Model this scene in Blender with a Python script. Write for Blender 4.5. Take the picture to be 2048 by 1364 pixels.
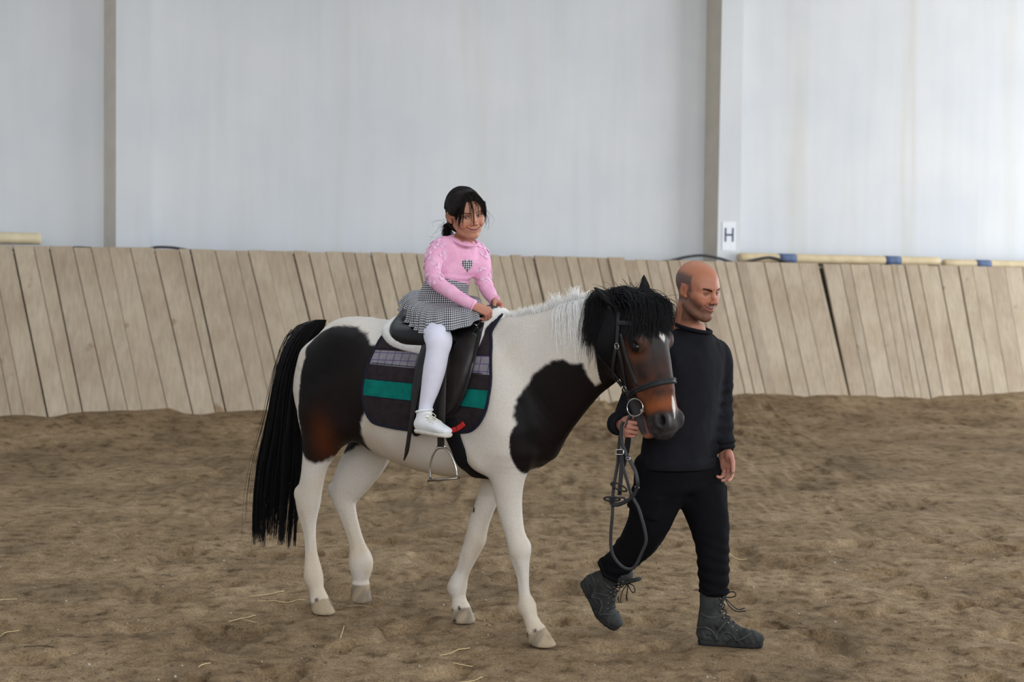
import bpy, math, random
import numpy as np
from mathutils import Vector, Matrix
from mathutils.bvhtree import BVHTree

for _o in list(bpy.data.objects):
    bpy.data.objects.remove(_o, do_unlink=True)
SC = bpy.context.scene
COL = SC.collection
random.seed(7)
RNG = np.random.default_rng(11)

# ------------------------------------------------------------------ camera
FPX, HCAM = 2970.0, 1.55                       # focal length in pixels of a 2048 px wide frame, eye height
PITCH, ROLL = math.atan(105 / FPX), math.radians(0.6)
_f = np.array([0, math.cos(PITCH), -math.sin(PITCH)])
_u = np.array([0, math.sin(PITCH), math.cos(PITCH)])
_r = np.array([1.0, 0, 0])
CR = _r * math.cos(ROLL) + _u * math.sin(ROLL)
CU = _u * math.cos(ROLL) - _r * math.sin(ROLL)
CF = _f
CP = np.array([0, 0, HCAM])
cam = bpy.data.cameras.new('camera')
cam.sensor_width = 36.0
cam.lens = 36.0 * FPX / 2048.0
cam.clip_end = 200
cam.dof.use_dof = True
cam.dof.focus_distance = 6.55
cam.dof.aperture_fstop = 3.2
camo = bpy.data.objects.new('camera', cam)
COL.objects.link(camo)
camo.matrix_world = Matrix(((CR[0], CU[0], -CF[0], CP[0]), (CR[1], CU[1], -CF[1], CP[1]),
                            (CR[2], CU[2], -CF[2], CP[2]), (0, 0, 0, 1)))
SC.camera = camo

# ------------------------------------------------------------------ light and exposure
SC.view_settings.view_transform = 'Standard'
SC.view_settings.look = 'None'
SC.view_settings.gamma = 1.0
SC.view_settings.use_curve_mapping = False
SC.view_settings.exposure = 0.03
world = bpy.data.worlds.new('overcast_daylight')
SC.world = world
world.use_nodes = True
world.node_tree.nodes['Background'].inputs[0].default_value = (0.80, 0.90, 1.0, 1)
world.node_tree.nodes['Background'].inputs[1].default_value = 0.55


def area_light(name, loc, target, sx, sy, power, color):
    l = bpy.data.lights.new(name, 'AREA')
    l.shape = 'RECTANGLE'
    l.size, l.size_y, l.energy, l.color = sx, sy, power, color
    o = bpy.data.objects.new(name, l)
    COL.objects.link(o)
    o.location = loc
    o.rotation_euler = (Vector(target) - Vector(loc)).to_track_quat('-Z', 'Y').to_euler()
    return o


# daylight of the ridge skylights, the open gate in the right end wall and an unseen window band, added for fill, behind the photographer
area_light('skylight_daylight', (0.53, 9.23, 6.35), (0.53, 9.23, 0), 20.0, 4.4, 330, (0.82, 0.91, 1.0))
area_light('gate_daylight', (17.4, 17.4, 2.6), (8.0, 13.5, 1.6), 10.6, 5.2, 1900, (0.88, 0.94, 1.0))
area_light('window_fill', (8.0, -1.35, 4.2), (4.5, 7.0, 0.8), 26.0, 2.3, 1350, (0.90, 0.95, 1.0))

# ------------------------------------------------------------------ helpers


def ray(px, py):
    return CF + CR * ((px - 1024) / FPX) + CU * (-(py - 682) / FPX)


def P(px, py, Y):
    d = ray(px, py)
    return CP + d * (Y / d[1])


def G(px, py, z=0.0):
    d = ray(px, py)
    return CP + d * ((z - HCAM) / d[2])


def lin(c):
    """sRGB 0-255 -> linear"""
    c = np.asarray(c, float) / 255.0
    return np.where(c <= 0.04045, c / 12.92, ((c + 0.055) / 1.055) ** 2.4)


def mixc(a, b, t):
    t = np.asarray(t)[..., None]
    return a * (1 - t) + b * t


def sstep(a, b, x):
    t = np.clip((np.asarray(x, float) - a) / (b - a), 0, 1)
    return t * t * (3 - 2 * t)


def unit(v):
    v = np.asarray(v, float)
    return v / max(np.linalg.norm(v), 1e-12)


_PERM = np.random.default_rng(3).random(4096)


def _hash(i, j, k):
    h = (i * 73856093) ^ (j * 19349663) ^ (k * 83492791)
    return _PERM[np.bitwise_and(h, 4095)]


def vnoise(p):
    """value noise in 0..1 for an array of points (..., 3)"""
    p = np.asarray(p, float)
    f = np.floor(p).astype(np.int64)
    t = p - f
    t = t * t * (3 - 2 * t)
    r = 0
    for di in (0, 1):
        wx = t[..., 0] if di else 1 - t[..., 0]
        for dj in (0, 1):
            wy = t[..., 1] if dj else 1 - t[..., 1]
            for dk in (0, 1):
                wz = t[..., 2] if dk else 1 - t[..., 2]
                r = r + wx * wy * wz * _hash(f[..., 0] + di, f[..., 1] + dj, f[..., 2] + dk)
    return r


def fnoise(p, octaves=3):
    p = np.asarray(p, float)
    a, s, tot = 1.0, 0, 0
    for o in range(octaves):
        s = s + a * vnoise(p * 2 ** o + 17.3 * o)
        tot += a
        a *= 0.5
    return s / tot


def catmull(pts, sub):
    """resample a polyline (n, m) smoothly"""
    p = np.asarray(pts, float)
    if len(p) < 3 or sub <= 1:
        return p
    e = np.vstack([2 * p[0] - p[1], p, 2 * p[-1] - p[-2]])
    out = []
    for i in range(1, len(e) - 2):
        for q in range(sub):
            t = q / sub
            out.append(0.5 * (2 * e[i] + (e[i + 1] - e[i - 1]) * t + (2 * e[i - 1] - 5 * e[i] + 4 * e[i + 1] - e[i + 2]) * t ** 2
                              + (3 * e[i] - e[i - 1] - 3 * e[i + 1] + e[i + 2]) * t ** 3))
    out.append(p[-1])
    return np.array(out)


# ---- objects


def mesh_obj(name, verts, faces, mat=None, parent=None, smooth=True, colors=None, mats=None, mat_idx=None):
    me = bpy.data.meshes.new(name)
    verts = np.asarray(verts, np.float32)
    if isinstance(faces, np.ndarray):
        n, m = faces.shape
        me.vertices.add(len(verts))
        me.vertices.foreach_set('co', verts.ravel())
        me.loops.add(n * m)
        me.loops.foreach_set('vertex_index', faces.astype(np.int32).ravel())
        me.polygons.add(n)
        me.polygons.foreach_set('loop_start', np.arange(0, n * m, m, dtype=np.int32))
        me.polygons.foreach_set('loop_total', np.full(n, m, np.int32))
        me.update(calc_edges=True)
        me.validate()
    else:
        me.from_pydata([tuple(map(float, v)) for v in verts], [], [tuple(int(i) for i in f) for f in faces])
        me.update()
    if smooth:
        me.polygons.foreach_set('use_smooth', np.ones(len(me.polygons), bool))
    if colors is not None:
        a = me.color_attributes.new('Col', 'FLOAT_COLOR', 'POINT')
        c = np.ones((len(verts), 4), np.float32)
        c[:, :3] = colors
        a.data.foreach_set('color', c.ravel())
    if mats:
        for m_ in mats:
            me.materials.append(m_)
        if mat_idx is not None:
            me.polygons.foreach_set('material_index', np.asarray(mat_idx, np.int32))
    elif mat:
        me.materials.append(mat)
    o = bpy.data.objects.new(name, me)
    COL.objects.link(o)
    if parent:
        o.parent = parent
        o.matrix_parent_inverse = parent.matrix_basis.inverted()
    return o


def tag(o, label=None, cat=None, group=None, kind=None):
    if label:
        o['label'] = label
    if cat:
        o['category'] = cat
    if group:
        o['group'] = group
    if kind:
        o['kind'] = kind
    return o


def empty(name, loc, label=None, cat=None, group=None):
    o = bpy.data.objects.new(name, None)
    o.empty_display_size = 0.1
    COL.objects.link(o)
    o.location = [float(v) for v in loc]
    return tag(o, label, cat, group)


class MB:
    """collects verts and faces of one mesh"""

    def __init__(s):
        s.v, s.f, s.n, s.mi = [], [], 0, []

    def add(s, v, f, mi=0):
        v = np.asarray(v, float)
        s.v.append(v)
        for q in f:
            s.f.append(tuple(int(i) + s.n for i in q))
            s.mi.append(mi)
        s.n += len(v)

    def box(s, c, h, ax=None, mi=0):
        ax = np.eye(3) if ax is None else np.asarray(ax, float)
        v = [np.asarray(c) + ax[0] * h[0] * a + ax[1] * h[1] * b + ax[2] * h[2] * d for a in (-1, 1) for b in (-1, 1) for d in (-1, 1)]
        s.add(v, [(0, 1, 3, 2), (4, 6, 7, 5), (0, 4, 5, 1), (2, 3, 7, 6), (0, 2, 6, 4), (1, 5, 7, 3)], mi)

    def tube(s, pts, r, n=8, closed=False, cap=True, mi=0, ref=None, flat=None):
        """round tube; with flat=(half_width, half_thickness) and ref=normal direction(s): a strap"""
        p = np.asarray(pts, float)
        m = len(p)
        r = np.broadcast_to(np.asarray(r, float), (m,))
        t = np.gradient(p, axis=0)
        if closed:
            t = np.roll(p, -1, 0) - np.roll(p, 1, 0)
        t /= np.maximum(np.linalg.norm(t, axis=1), 1e-9)[:, None]
        vs = []
        u = None
        for i in range(m):
            if ref is not None:
                rr = np.asarray(ref, float)
                rr = rr[i] if rr.ndim == 2 else rr
                a = rr - t[i] * (rr @ t[i])
                a = unit(a)
            else:
                if u is None:
                    u = np.array([0, 0, 1.0]) if abs(t[i][2]) < 0.9 else np.array([1.0, 0, 0])
                a = unit(u - t[i] * (u @ t[i]))
                u = a
            b = np.cross(t[i], a)
            if flat is not None:
                w, th = flat
                c = min(w, th) * 0.4
                for (x, y) in ((w - c, th), (w, th - c), (w, -th + c), (w - c, -th), (-w + c, -th), (-w, -th + c), (-w, th - c), (-w + c, th)):
                    vs.append(p[i] + b * x * (r[i]) + a * y)
            else:
                for q in range(n):
                    an = 2 * math.pi * q / n
                    vs.append(p[i] + (a * math.cos(an) + b * math.sin(an)) * r[i])
        nn = 8 if flat is not None else n
        f = []
        for i in range(m if closed else m - 1):
            j = (i + 1) % m
            for q in range(nn):
                q2 = (q + 1) % nn
                f.append((i * nn + q, i * nn + q2, j * nn + q2, j * nn + q))
        if cap and not closed:
            f.append(tuple(range(nn - 1, -1, -1)))
            f.append(tuple((m - 1) * nn + q for q in range(nn)))
        s.add(vs, f, mi)

    def build(s, name, mat=None, parent=None, smooth=True, mats=None):
        o = mesh_obj(name, np.vstack(s.v), s.f, mat, parent, smooth, mats=mats, mat_idx=s.mi if mats else None)
        return o


def grid_faces(nu, nv, wrap_u=False):
    f = []
    for i in range(nu if wrap_u else nu - 1):
        for j in range(nv - 1):
            a, b = i * nv + j, ((i + 1) % nu) * nv + j
            f.append((a, b, b + 1, a + 1))
    return np.array(f, np.int32)


def shell(verts, nu, nv, thick):
    """closed slab from a grid of points (nu, nv, 3): returns verts, quads"""
    v = np.asarray(verts, float).reshape(nu, nv, 3)
    du = np.gradient(v, axis=0)
    dv = np.gradient(v, axis=1)
    n = np.cross(du, dv)
    n /= np.maximum(np.linalg.norm(n, axis=2), 1e-9)[..., None]
    th = np.broadcast_to(np.asarray(thick, float), (nu, nv))[..., None]
    top, bot = v, v - n * th
    V = np.vstack([top.reshape(-1, 3), bot.reshape(-1, 3)])
    N = nu * nv
    f = []
    g = grid_faces(nu, nv)
    f += [tuple(q) for q in g]
    f += [tuple(q[::-1] + N) for q in g]
    for i in range(nu - 1):
        f.append((i * nv, i * nv + N, (i + 1) * nv + N, (i + 1) * nv))
        a, b = i * nv + nv - 1, (i + 1) * nv + nv - 1
        f.append((a, b, b + N, a + N))
    for j in range(nv - 1):
        f.append((j, j + 1, j + 1 + N, j + N))
        a = (nu - 1) * nv + j
        f.append((a, a + N, a + 1 + N, a + 1))
    return V, np.array(f, np.int32)


def strands(name, lines, r0, r1, mat, parent, sides=3, colors=None):
    """many hairs as thin tapered tubes in one mesh; lines: list of (m,3) arrays of equal length"""
    L = np.asarray(lines, float)                    # n, m, 3
    n, m, _ = L.shape
    t = np.gradient(L, axis=1)
    t /= np.maximum(np.linalg.norm(t, axis=2), 1e-9)[..., None]
    ref = np.tile(np.array([0.31, -0.83, 0.46]), (n, m, 1))
    a = np.cross(t, ref)
    a /= np.maximum(np.linalg.norm(a, axis=2), 1e-9)[..., None]
    b = np.cross(t, a)
    r = np.linspace(0, 1, m)
    r0 = np.broadcast_to(np.asarray(r0, float), (n,))
    r1 = np.broadcast_to(np.asarray(r1, float), (n,))
    rad = r0[:, None] * (1 - r[None]) + r1[:, None] * r[None]
    V = np.stack([L + (a * math.cos(2 * math.pi * q / sides) + b * math.sin(2 * math.pi * q / sides)) * rad[..., None] for q in range(sides)], axis=2)
    idx = np.arange(n * m * sides).reshape(n, m, sides)
    F_ = []
    for q in range(sides):
        q2 = (q + 1) % sides
        F_.append(np.stack([idx[:, :-1, q], idx[:, :-1, q2], idx[:, 1:, q2], idx[:, 1:, q]], -1).reshape(-1, 4))
    cc = None
    if colors is not None:
        cc = np.repeat(np.asarray(colors), m * sides, axis=0)
    return mesh_obj(name, V.reshape(-1, 3), np.vstack(F_), mat, parent, True, colors=cc)


# ---- materials


def new_mat(name):
    m = bpy.data.materials.new(name)
    m.use_nodes = True
    return m, m.node_tree, m.node_tree.nodes['Principled BSDF']


def nd(nt, typ, **kw):
    n = nt.nodes.new(typ)
    for k_, v in kw.items():
        setattr(n, k_, v)
    return n


def ramp(nt, fac, stops):
    r = nd(nt, 'ShaderNodeValToRGB')
    e = r.color_ramp.elements
    while len(e) > 1:
        e.remove(e[-1])
    for i, (p, c) in enumerate(stops):
        el = e[0] if i == 0 else e.new(p)
        el.position = p
        el.color = tuple(float(x) for x in c) + ((1.0,) if len(c) == 3 else ())
    nt.links.new(fac, r.inputs[0])
    return r.outputs[0]


def coord(nt, scale=(1, 1, 1), kind='Object', rot=(0, 0, 0)):
    tc = nd(nt, 'ShaderNodeTexCoord')
    mp = nd(nt, 'ShaderNodeMapping')
    mp.inputs['Scale'].default_value = scale
    mp.inputs['Rotation'].default_value = rot
    nt.links.new(tc.outputs[kind], mp.inputs[0])
    return mp.outputs[0]


def noise(nt, vec, scale, detail=3, rough=0.55):
    n = nd(nt, 'ShaderNodeTexNoise')
    n.inputs['Scale'].default_value = scale
    n.inputs['Detail'].default_value = detail
    n.inputs['Roughness'].default_value = rough
    nt.links.new(vec, n.inputs['Vector'])
    return n.outputs['Fac']


def mixrgb(nt, fac, a, b, mode='MIX'):
    m = nd(nt, 'ShaderNodeMix', data_type='RGBA', blend_type=mode)
    for i, v in ((0, fac), (6, a), (7, b)):
        if hasattr(v, 'node'):
            nt.links.new(v, m.inputs[i])
        elif i == 0:
            m.inputs[0].default_value = v
        else:
            m.inputs[i].default_value = tuple(float(x) for x in v)[:3] + (1.0,)
    return m.outputs[2]


def bump(nt, bsdf, h, strength=0.3, dist=0.01, normal=None):
    b = nd(nt, 'ShaderNodeBump')
    b.inputs['Strength'].default_value = strength
    b.inputs['Distance'].default_value = dist
    nt.links.new(h, b.inputs['Height'])
    if normal is not None:
        nt.links.new(normal, b.inputs['Normal'])
    nt.links.new(b.outputs[0], bsdf.inputs['Normal'])
    return b.outputs[0]


def plain(name, rgb, rough=0.6, var=0.12, scale=20.0, metal=0.0, bstr=0.0, bscale=None, bdist=0.003, spec=0.5, attr=False, sheen=0.0, stretch=(1, 1, 1), sss=0.0):
    """colour with a little noise and bump; attr=True multiplies the mesh colour attribute"""
    m, nt, b = new_mat(name)
    v = coord(nt, stretch)
    f = noise(nt, v, scale, 4)
    base = lin(rgb)
    lo, hi = base * (1 - var), np.minimum(base * (1 + var), 1)
    c = ramp(nt, f, [(0.3, lo), (0.7, hi)])
    if attr:
        a = nd(nt, 'ShaderNodeAttribute', attribute_name='Col')
        c = mixrgb(nt, 1.0, a.outputs['Color'], c, 'MULTIPLY')
    nt.links.new(c, b.inputs['Base Color'])
    b.inputs['Roughness'].default_value = rough
    b.inputs['Metallic'].default_value = metal
    b.inputs['Specular IOR Level'].default_value = spec
    if sheen:
        b.inputs['Sheen Weight'].default_value = sheen
    if sss:
        b.inputs['Subsurface Weight'].default_value = sss
        b.inputs['Subsurface Radius'].default_value = (0.012, 0.005, 0.003)
    if bstr:
        bump(nt, b, noise(nt, v, bscale or scale * 3, 5), bstr, bdist)
    return m


# ---- implicit bodies: ellipse-section chains blended and turned into one continuous mesh


def axis_grid(lo, hi, h, fine=()):
    cuts = [lo]
    x = lo
    while x < hi:
        s = h
        for a, b, hf in fine:
            if a - 1e-9 <= x < b:
                s = min(s, hf)
        x += s
        cuts.append(x)
    return np.array(cuts, np.float32)


class Field:
    def __init__(s, lo, hi, h, fine=((), (), ())):
        s.ax = [axis_grid(lo[i], hi[i], h, fine[i]) for i in range(3)]
        s.D = np.full([len(a) for a in s.ax], 0.5, np.float32)

    def _sub(s, lo, hi):
        sl, gr = [], []
        for i in range(3):
            a = max(int(np.searchsorted(s.ax[i], lo[i])) - 1, 0)
            b = min(int(np.searchsorted(s.ax[i], hi[i])) + 1, len(s.ax[i]))
            if b <= a:
                return None, None
            sl.append(slice(a, b))
            gr.append(s.ax[i][a:b])
        return tuple(sl), np.meshgrid(*gr, indexing='ij', sparse=True)

    def _apply(s, sl, d, k, op):
        A = s.D[sl]
        if op == 'sub':
            A, d = -A, d
        h = np.maximum(k - np.abs(A - d), 0) / max(k, 1e-6)
        r = np.minimum(A, d) - h * h * k * 0.25
        s.D[sl] = -r if op == 'sub' else r

    def chain(s, pts, side=(0, 1, 0), k=0.03, sub=3, op='add', endcap=1.0):
        """pts rows: x, y, z, half-size along side, half-size across"""
        p = np.asarray(pts, float)
        if p.shape[1] == 4:
            p = np.hstack([p, p[:, 3:4]])
        p = catmull(p, sub)
        p[:, 3:] = np.maximum(p[:, 3:], 0.0015)
        m = p[:, 3:].max() + k + 0.02
        sl, (X, Y, Z) = s._sub(p[:, :3].min(0) - m, p[:, :3].max(0) + m)
        if sl is None:
            return
        best = np.full([q.stop - q.start for q in sl], 0.5, np.float32)
        side = unit(side)
        for i in range(len(p) - 1):
            a, b = p[i], p[i + 1]
            w = b[:3] - a[:3]
            L = np.linalg.norm(w)
            if L < 1e-7:
                continue
            w = w / L
            mm = max(a[3:].max(), b[3:].max()) + k + 0.02
            lo, hi = np.minimum(a[:3], b[:3]) - mm, np.maximum(a[:3], b[:3]) + mm
            sl2, g = s._sub(lo, hi)
            if sl2 is None:
                continue
            loc = tuple(slice(max(q.start - o.start, 0), min(q.stop, o.stop) - o.start) for q, o in zip(sl2, sl))
            x, y, z = (np.asarray(v) for v in g)
            x = s.ax[0][sl[0]][loc[0]][:, None, None] - np.float32(a[0])
            y = s.ax[1][sl[1]][loc[1]][None, :, None] - np.float32(a[1])
            z = s.ax[2][sl[2]][loc[2]][None, None, :] - np.float32(a[2])
            sd = side - w * (side @ w)
            if np.linalg.norm(sd) < 1e-3:
                sd = np.cross(w, (0.3, 0.5, 0.8))
            sd = unit(sd)
            up = np.cross(w, sd)
            tl = x * w[0] + y * w[1] + z * w[2]
            t = np.clip(tl / L, 0, 1)
            ws = tl - t * L
            cs = x * sd[0] + y * sd[1] + z * sd[2]
            cu = x * up[0] + y * up[1] + z * up[2]
            r1 = a[3] + (b[3] - a[3]) * t
            r2 = a[4] + (b[4] - a[4]) * t
            r3 = np.minimum(r1, r2) * endcap
            q0 = (cs / r1) ** 2 + (cu / r2) ** 2 + (ws / r3) ** 2
            q1 = (cs / (r1 * r1)) ** 2 + (cu / (r2 * r2)) ** 2 + (ws / (r3 * r3)) ** 2
            k0 = np.sqrt(q0)
            d = (k0 * (k0 - 1) / np.sqrt(np.maximum(q1, 1e-12))).astype(np.float32)
            best[loc] = np.minimum(best[loc], np.where(k0 < 0.02, -np.minimum(r1, r2), d))
        s._apply(sl, best, k, op)

    def ell(s, c, r, k=0.02, op='add', rot=None):
        c, r = np.asarray(c, float), np.asarray(r, float)
        R = np.eye(3) if rot is None else np.asarray(rot, float)   # rows: axes
        m = r.max() + k + 0.02
        sl, g = s._sub(c - m, c + m)
        if sl is None:
            return
        x, y, z = g[0] - np.float32(c[0]), g[1] - np.float32(c[1]), g[2] - np.float32(c[2])
        q0 = q1 = 0
        for i in range(3):
            v = x * R[i, 0] + y * R[i, 1] + z * R[i, 2]
            q0 = q0 + (v / r[i]) ** 2
            q1 = q1 + (v / (r[i] * r[i])) ** 2
        k0 = np.sqrt(q0)
        d = (k0 * (k0 - 1) / np.sqrt(np.maximum(q1, 1e-12))).astype(np.float32)
        d = np.where(k0 < 0.02, -r.min(), d).astype(np.float32)
        s._apply(sl, d, k, op)

    def cut(s, point, normal, k=0.004):
        """keep the side the normal points away from"""
        n = unit(normal)
        X, Y, Z = np.meshgrid(*s.ax, indexing='ij', sparse=True)
        d = ((X - point[0]) * n[0] + (Y - point[1]) * n[1] + (Z - point[2]) * n[2]).astype(np.float32)
        A = s.D
        h = np.maximum(k - np.abs(A - d), 0) / k
        s.D = np.maximum(A, d) + h * h * k * 0.25

    def displace(s, fn, band=0.03):
        m = np.abs(s.D) < band
        i, j, k = np.nonzero(m)
        p = np.stack([s.ax[0][i], s.ax[1][j], s.ax[2][k]], -1)
        s.D[m] += fn(p).astype(np.float32)

    def mesh(s):
        D = s.D
        ins = D < 0
        c = np.zeros([n - 1 for n in D.shape], np.int8)
        for a in (0, 1):
            for b in (0, 1):
                for d in (0, 1):
                    c += ins[a:D.shape[0] - 1 + a, b:D.shape[1] - 1 + b, d:D.shape[2] - 1 + d]
        act = (c > 0) & (c < 8)
        I = np.argwhere(act)
        ids = np.full(act.shape, -1, np.int32)
        ids[act] = np.arange(len(I))
        acc = np.zeros((len(I), 3))
        cnt = np.zeros(len(I))
        cor = {}
        for a in (0, 1):
            for b in (0, 1):
                for d in (0, 1):
                    J = I + (a, b, d)
                    cor[a, b, d] = (D[J[:, 0], J[:, 1], J[:, 2]].astype(float), np.stack([s.ax[q][J[:, q]] for q in range(3)], -1).astype(float))
        for k0 in cor:
            for ax in range(3):
                if k0[ax] == 0:
                    k1 = tuple(1 if q == ax else k0[q] for q in range(3))
                    va, pa = cor[k0]
                    vb, pb = cor[k1]
                    m = (va < 0) != (vb < 0)
                    t = (va[m] / (va[m] - vb[m]))[:, None]
                    acc[m] += pa[m] + t * (pb[m] - pa[m])
                    cnt[m] += 1
        V = acc / cnt[:, None]
        Fs = []
        for ax in range(3):
            o1, o2 = (ax + 1) % 3, (ax + 2) % 3
            lo = [slice(None)] * 3
            hi = [slice(None)] * 3
            lo[ax], hi[ax] = slice(0, -1), slice(1, None)
            m = ins[tuple(lo)] != ins[tuple(hi)]
            E = np.argwhere(m)
            ok = (E[:, o1] > 0) & (E[:, o2] > 0) & (E[:, o1] < D.shape[o1] - 1) & (E[:, o2] < D.shape[o2] - 1)
            E = E[ok]
            fl = ins[tuple(lo)][E[:, 0], E[:, 1], E[:, 2]]
            q = []
            for d1, d2 in ((-1, -1), (0, -1), (0, 0), (-1, 0)):
                J = E.copy()
                J[:, o1] += d1
                J[:, o2] += d2
                q.append(ids[J[:, 0], J[:, 1], J[:, 2]])
            q = np.stack(q, -1)
            q = np.where(fl[:, None], q, q[:, ::-1])
            Fs.append(q)
        Q = np.vstack(Fs)
        Q = Q[(Q >= 0).all(1)]
        return V, Q


def smooth_mesh(V, Q, it=2, lam=0.5):
    n = len(V)
    e = np.vstack([Q[:, [0, 1]], Q[:, [1, 2]], Q[:, [2, 3]], Q[:, [3, 0]]])
    deg = np.bincount(e.ravel(), minlength=n).astype(float)
    for _ in range(it):
        s_ = np.zeros_like(V)
        for q in range(3):
            s_[:, q] = np.bincount(e[:, 0], V[e[:, 1], q], n) + np.bincount(e[:, 1], V[e[:, 0], q], n)
        V = V * (1 - lam) + lam * s_ / np.maximum(deg, 1)[:, None]
    return V


def vnormals(V, Q):
    n = np.cross(V[Q[:, 2]] - V[Q[:, 0]], V[Q[:, 3]] - V[Q[:, 1]])
    N = np.zeros_like(V)
    for c in range(4):
        for q in range(3):
            N[:, q] += np.bincount(Q[:, c], n[:, q], len(V))
    return N / np.maximum(np.linalg.norm(N, axis=1), 1e-12)[:, None]


def in_poly(pts, poly):
    """even-odd test, pts (n,2)"""
    x, y = pts[:, 0], pts[:, 1]
    r = np.zeros(len(pts), bool)
    q = np.asarray(poly, float)
    for i in range(len(q)):
        x1, y1 = q[i]
        x2, y2 = q[i - 1]
        c = ((y1 > y) != (y2 > y)) & (x < (x2 - x1) * (y - y1) / ((y2 - y1) if y2 != y1 else 1e-9) + x1)
        r ^= c
    return r


def poly_dist(pts, poly):
    """signed distance to a polygon, negative inside"""
    q = np.asarray(poly, float)
    d = np.full(len(pts), 1e9)
    for i in range(len(q)):
        a, b = q[i - 1], q[i]
        e = b - a
        t = np.clip(((pts - a) @ e) / max(e @ e, 1e-12), 0, 1)
        d = np.minimum(d, np.linalg.norm(pts - a - t[:, None] * e, axis=1))
    return np.where(in_poly(pts, poly), -d, d)


# ================================================================== the arena
FA = G(0, 850, 0.12)
FB = G(2047, 800, 0.12)
FD = unit((FB - FA) * (1, 1, 0))               # along the long wall
FN = np.array([FD[1], -FD[0], 0])              # from the wall into the arena
ZU = np.array([0, 0, 1.0])
LEAN, FH = 0.40, 1.80


def RM(s, q, z):
    return np.array([FA[0], FA[1], 0]) + FD * s + FN * q + ZU * z


def on_plane(px, py, p0, nrm):
    d = ray(px, py)
    t = ((p0 - CP) @ nrm) / (d @ nrm)
    return CP + d * t


WALLQ = -(LEAN + 0.60)                          # wall face, measured from the fence foot
# wall material: whitewash with faint runs
M_wall, nt, b = new_mat('whitewashed_wall')
v1 = coord(nt, (1.0, 1.0, 0.07))
v2 = coord(nt, (1, 1, 1))
n1 = noise(nt, v1, 6.0, 5)
n2 = noise(nt, v2, 0.8, 3)
c1 = ramp(nt, n1, [(0.3, lin((221, 221, 221))), (0.55, lin((224, 225, 226))), (0.8, lin((225, 226, 228)))])
c2 = ramp(nt, n2, [(0.35, lin((242, 244, 247))), (0.7, lin((252, 252, 252)))])
n3 = noise(nt, v1, 1.6, 2)
c3 = ramp(nt, n3, [(0.62, (1, 1, 1)), (0.72, lin((249, 247, 241))), (0.8, (1, 1, 1))])
cc = mixrgb(nt, 1.0, mixrgb(nt, 1.0, c1, c2, 'MULTIPLY'), c3, 'MULTIPLY')
nt.links.new(cc, b.inputs['Base Color'])
b.inputs['Roughness'].default_value = 0.75
b.inputs['Specular IOR Level'].default_value = 0.25
bump(nt, b, noise(nt, v2, 12.0, 4), 0.15, 0.01)

M_roof = plain('roof_sheet_pale', (196, 196, 194), 0.6, 0.05, 3.0)
HT = 6.4


def wall_box(name, s0, s1, q0, q1, z0, z1, mat):
    m = MB()
    m.box(RM((s0 + s1) / 2, (q0 + q1) / 2, (z0 + z1) / 2), ((s1 - s0) / 2, abs(q1 - q0) / 2, (z1 - z0) / 2), (FD, FN, ZU))
    o = m.build(name, mat, smooth=False)
    return tag(o, kind='structure')


SL, SR, QF = -7.0, 22.0, 20.5
wb = wall_box('wall_back', SL - 0.3, SR + 0.3, WALLQ - 0.3, WALLQ, -0.6, HT, M_wall)
tag(wb, 'tall whitewashed arena wall with faint runs behind the plank kickboards')
wall_box('wall_left', SL - 0.3, SL, WALLQ, QF, -0.6, HT, M_wall)
# right wall with the gate opening, front wall with the added window band
wall_box('wall_right', SR, SR + 0.3, WALLQ, 1.0, -0.6, HT, M_wall)
wall_box('wall_right', SR, SR + 0.3, 12.0, QF, -0.6, HT, M_wall)
wall_box('wall_right', SR, SR + 0.3, 1.0, 12.0, 5.4, HT, M_wall)
wall_box('wall_front', SL - 0.3, SR + 0.3, QF, QF + 0.3, -0.6, 3.0, M_wall)
wall_box('wall_front', SL - 0.3, SR + 0.3, QF, QF + 0.3, 5.4, HT, M_wall)
wall_box('ceiling', SL - 0.3, SR + 0.3, WALLQ - 0.3, 6.2, HT, HT + 0.1, M_roof)
wall_box('ceiling', SL - 0.3, SR + 0.3, 10.8, QF + 0.3, HT, HT + 0.1, M_roof)


M_flank = plain('beige_flank_shade', (208, 200, 188), 0.75, 0.05, 5.0, spec=0.2)  # warm bounce-lit shade of the column flank is put into this beige


def column(px_l, px_r, width, depth, flare, name):
    """pilaster whose flank shows between two pixel columns above the kickboards"""
    w0 = RM(0, WALLQ, 0)
    s_edge = (on_plane(px_r, 250, RM(0, WALLQ + depth, 0), FN) - RM(0, 0, 0)) @ FD
    s_foot = (on_plane(px_l, 250, w0, FN) - RM(0, 0, 0)) @ FD
    m = MB()
    prof = [(s_foot, WALLQ - 0.02), (s_edge, WALLQ + depth), (s_edge + width, WALLQ + depth), (s_edge + width, WALLQ - 0.02)]
    v = [RM(s + (0.03 * (z > 3) * flare if i == 1 else 0), q, z) for z in (-0.5, HT) for i, (s, q) in enumerate(prof)]
    m.add(v, [(0, 1, 5, 4), (1, 2, 6, 5), (2, 3, 7, 6), (4, 5, 6, 7), (3, 2, 1, 0), (0, 4, 7, 3)])
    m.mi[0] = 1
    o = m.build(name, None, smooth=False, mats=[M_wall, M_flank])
    tag(o, kind='structure')
    return s_edge


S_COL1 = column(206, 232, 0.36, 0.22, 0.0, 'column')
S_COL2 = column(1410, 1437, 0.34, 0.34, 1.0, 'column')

# ---- sand floor
fine_x = axis_grid(-14, 26, 0.16, ((-2.9, 3.2, 0.0155),))
fine_y = axis_grid(-9, 30, 0.16, ((5.2, 9.4, 0.0155),))
GX, GY = np.meshgrid(fine_x.astype(float), fine_y.astype(float), indexing='ij')


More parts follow.
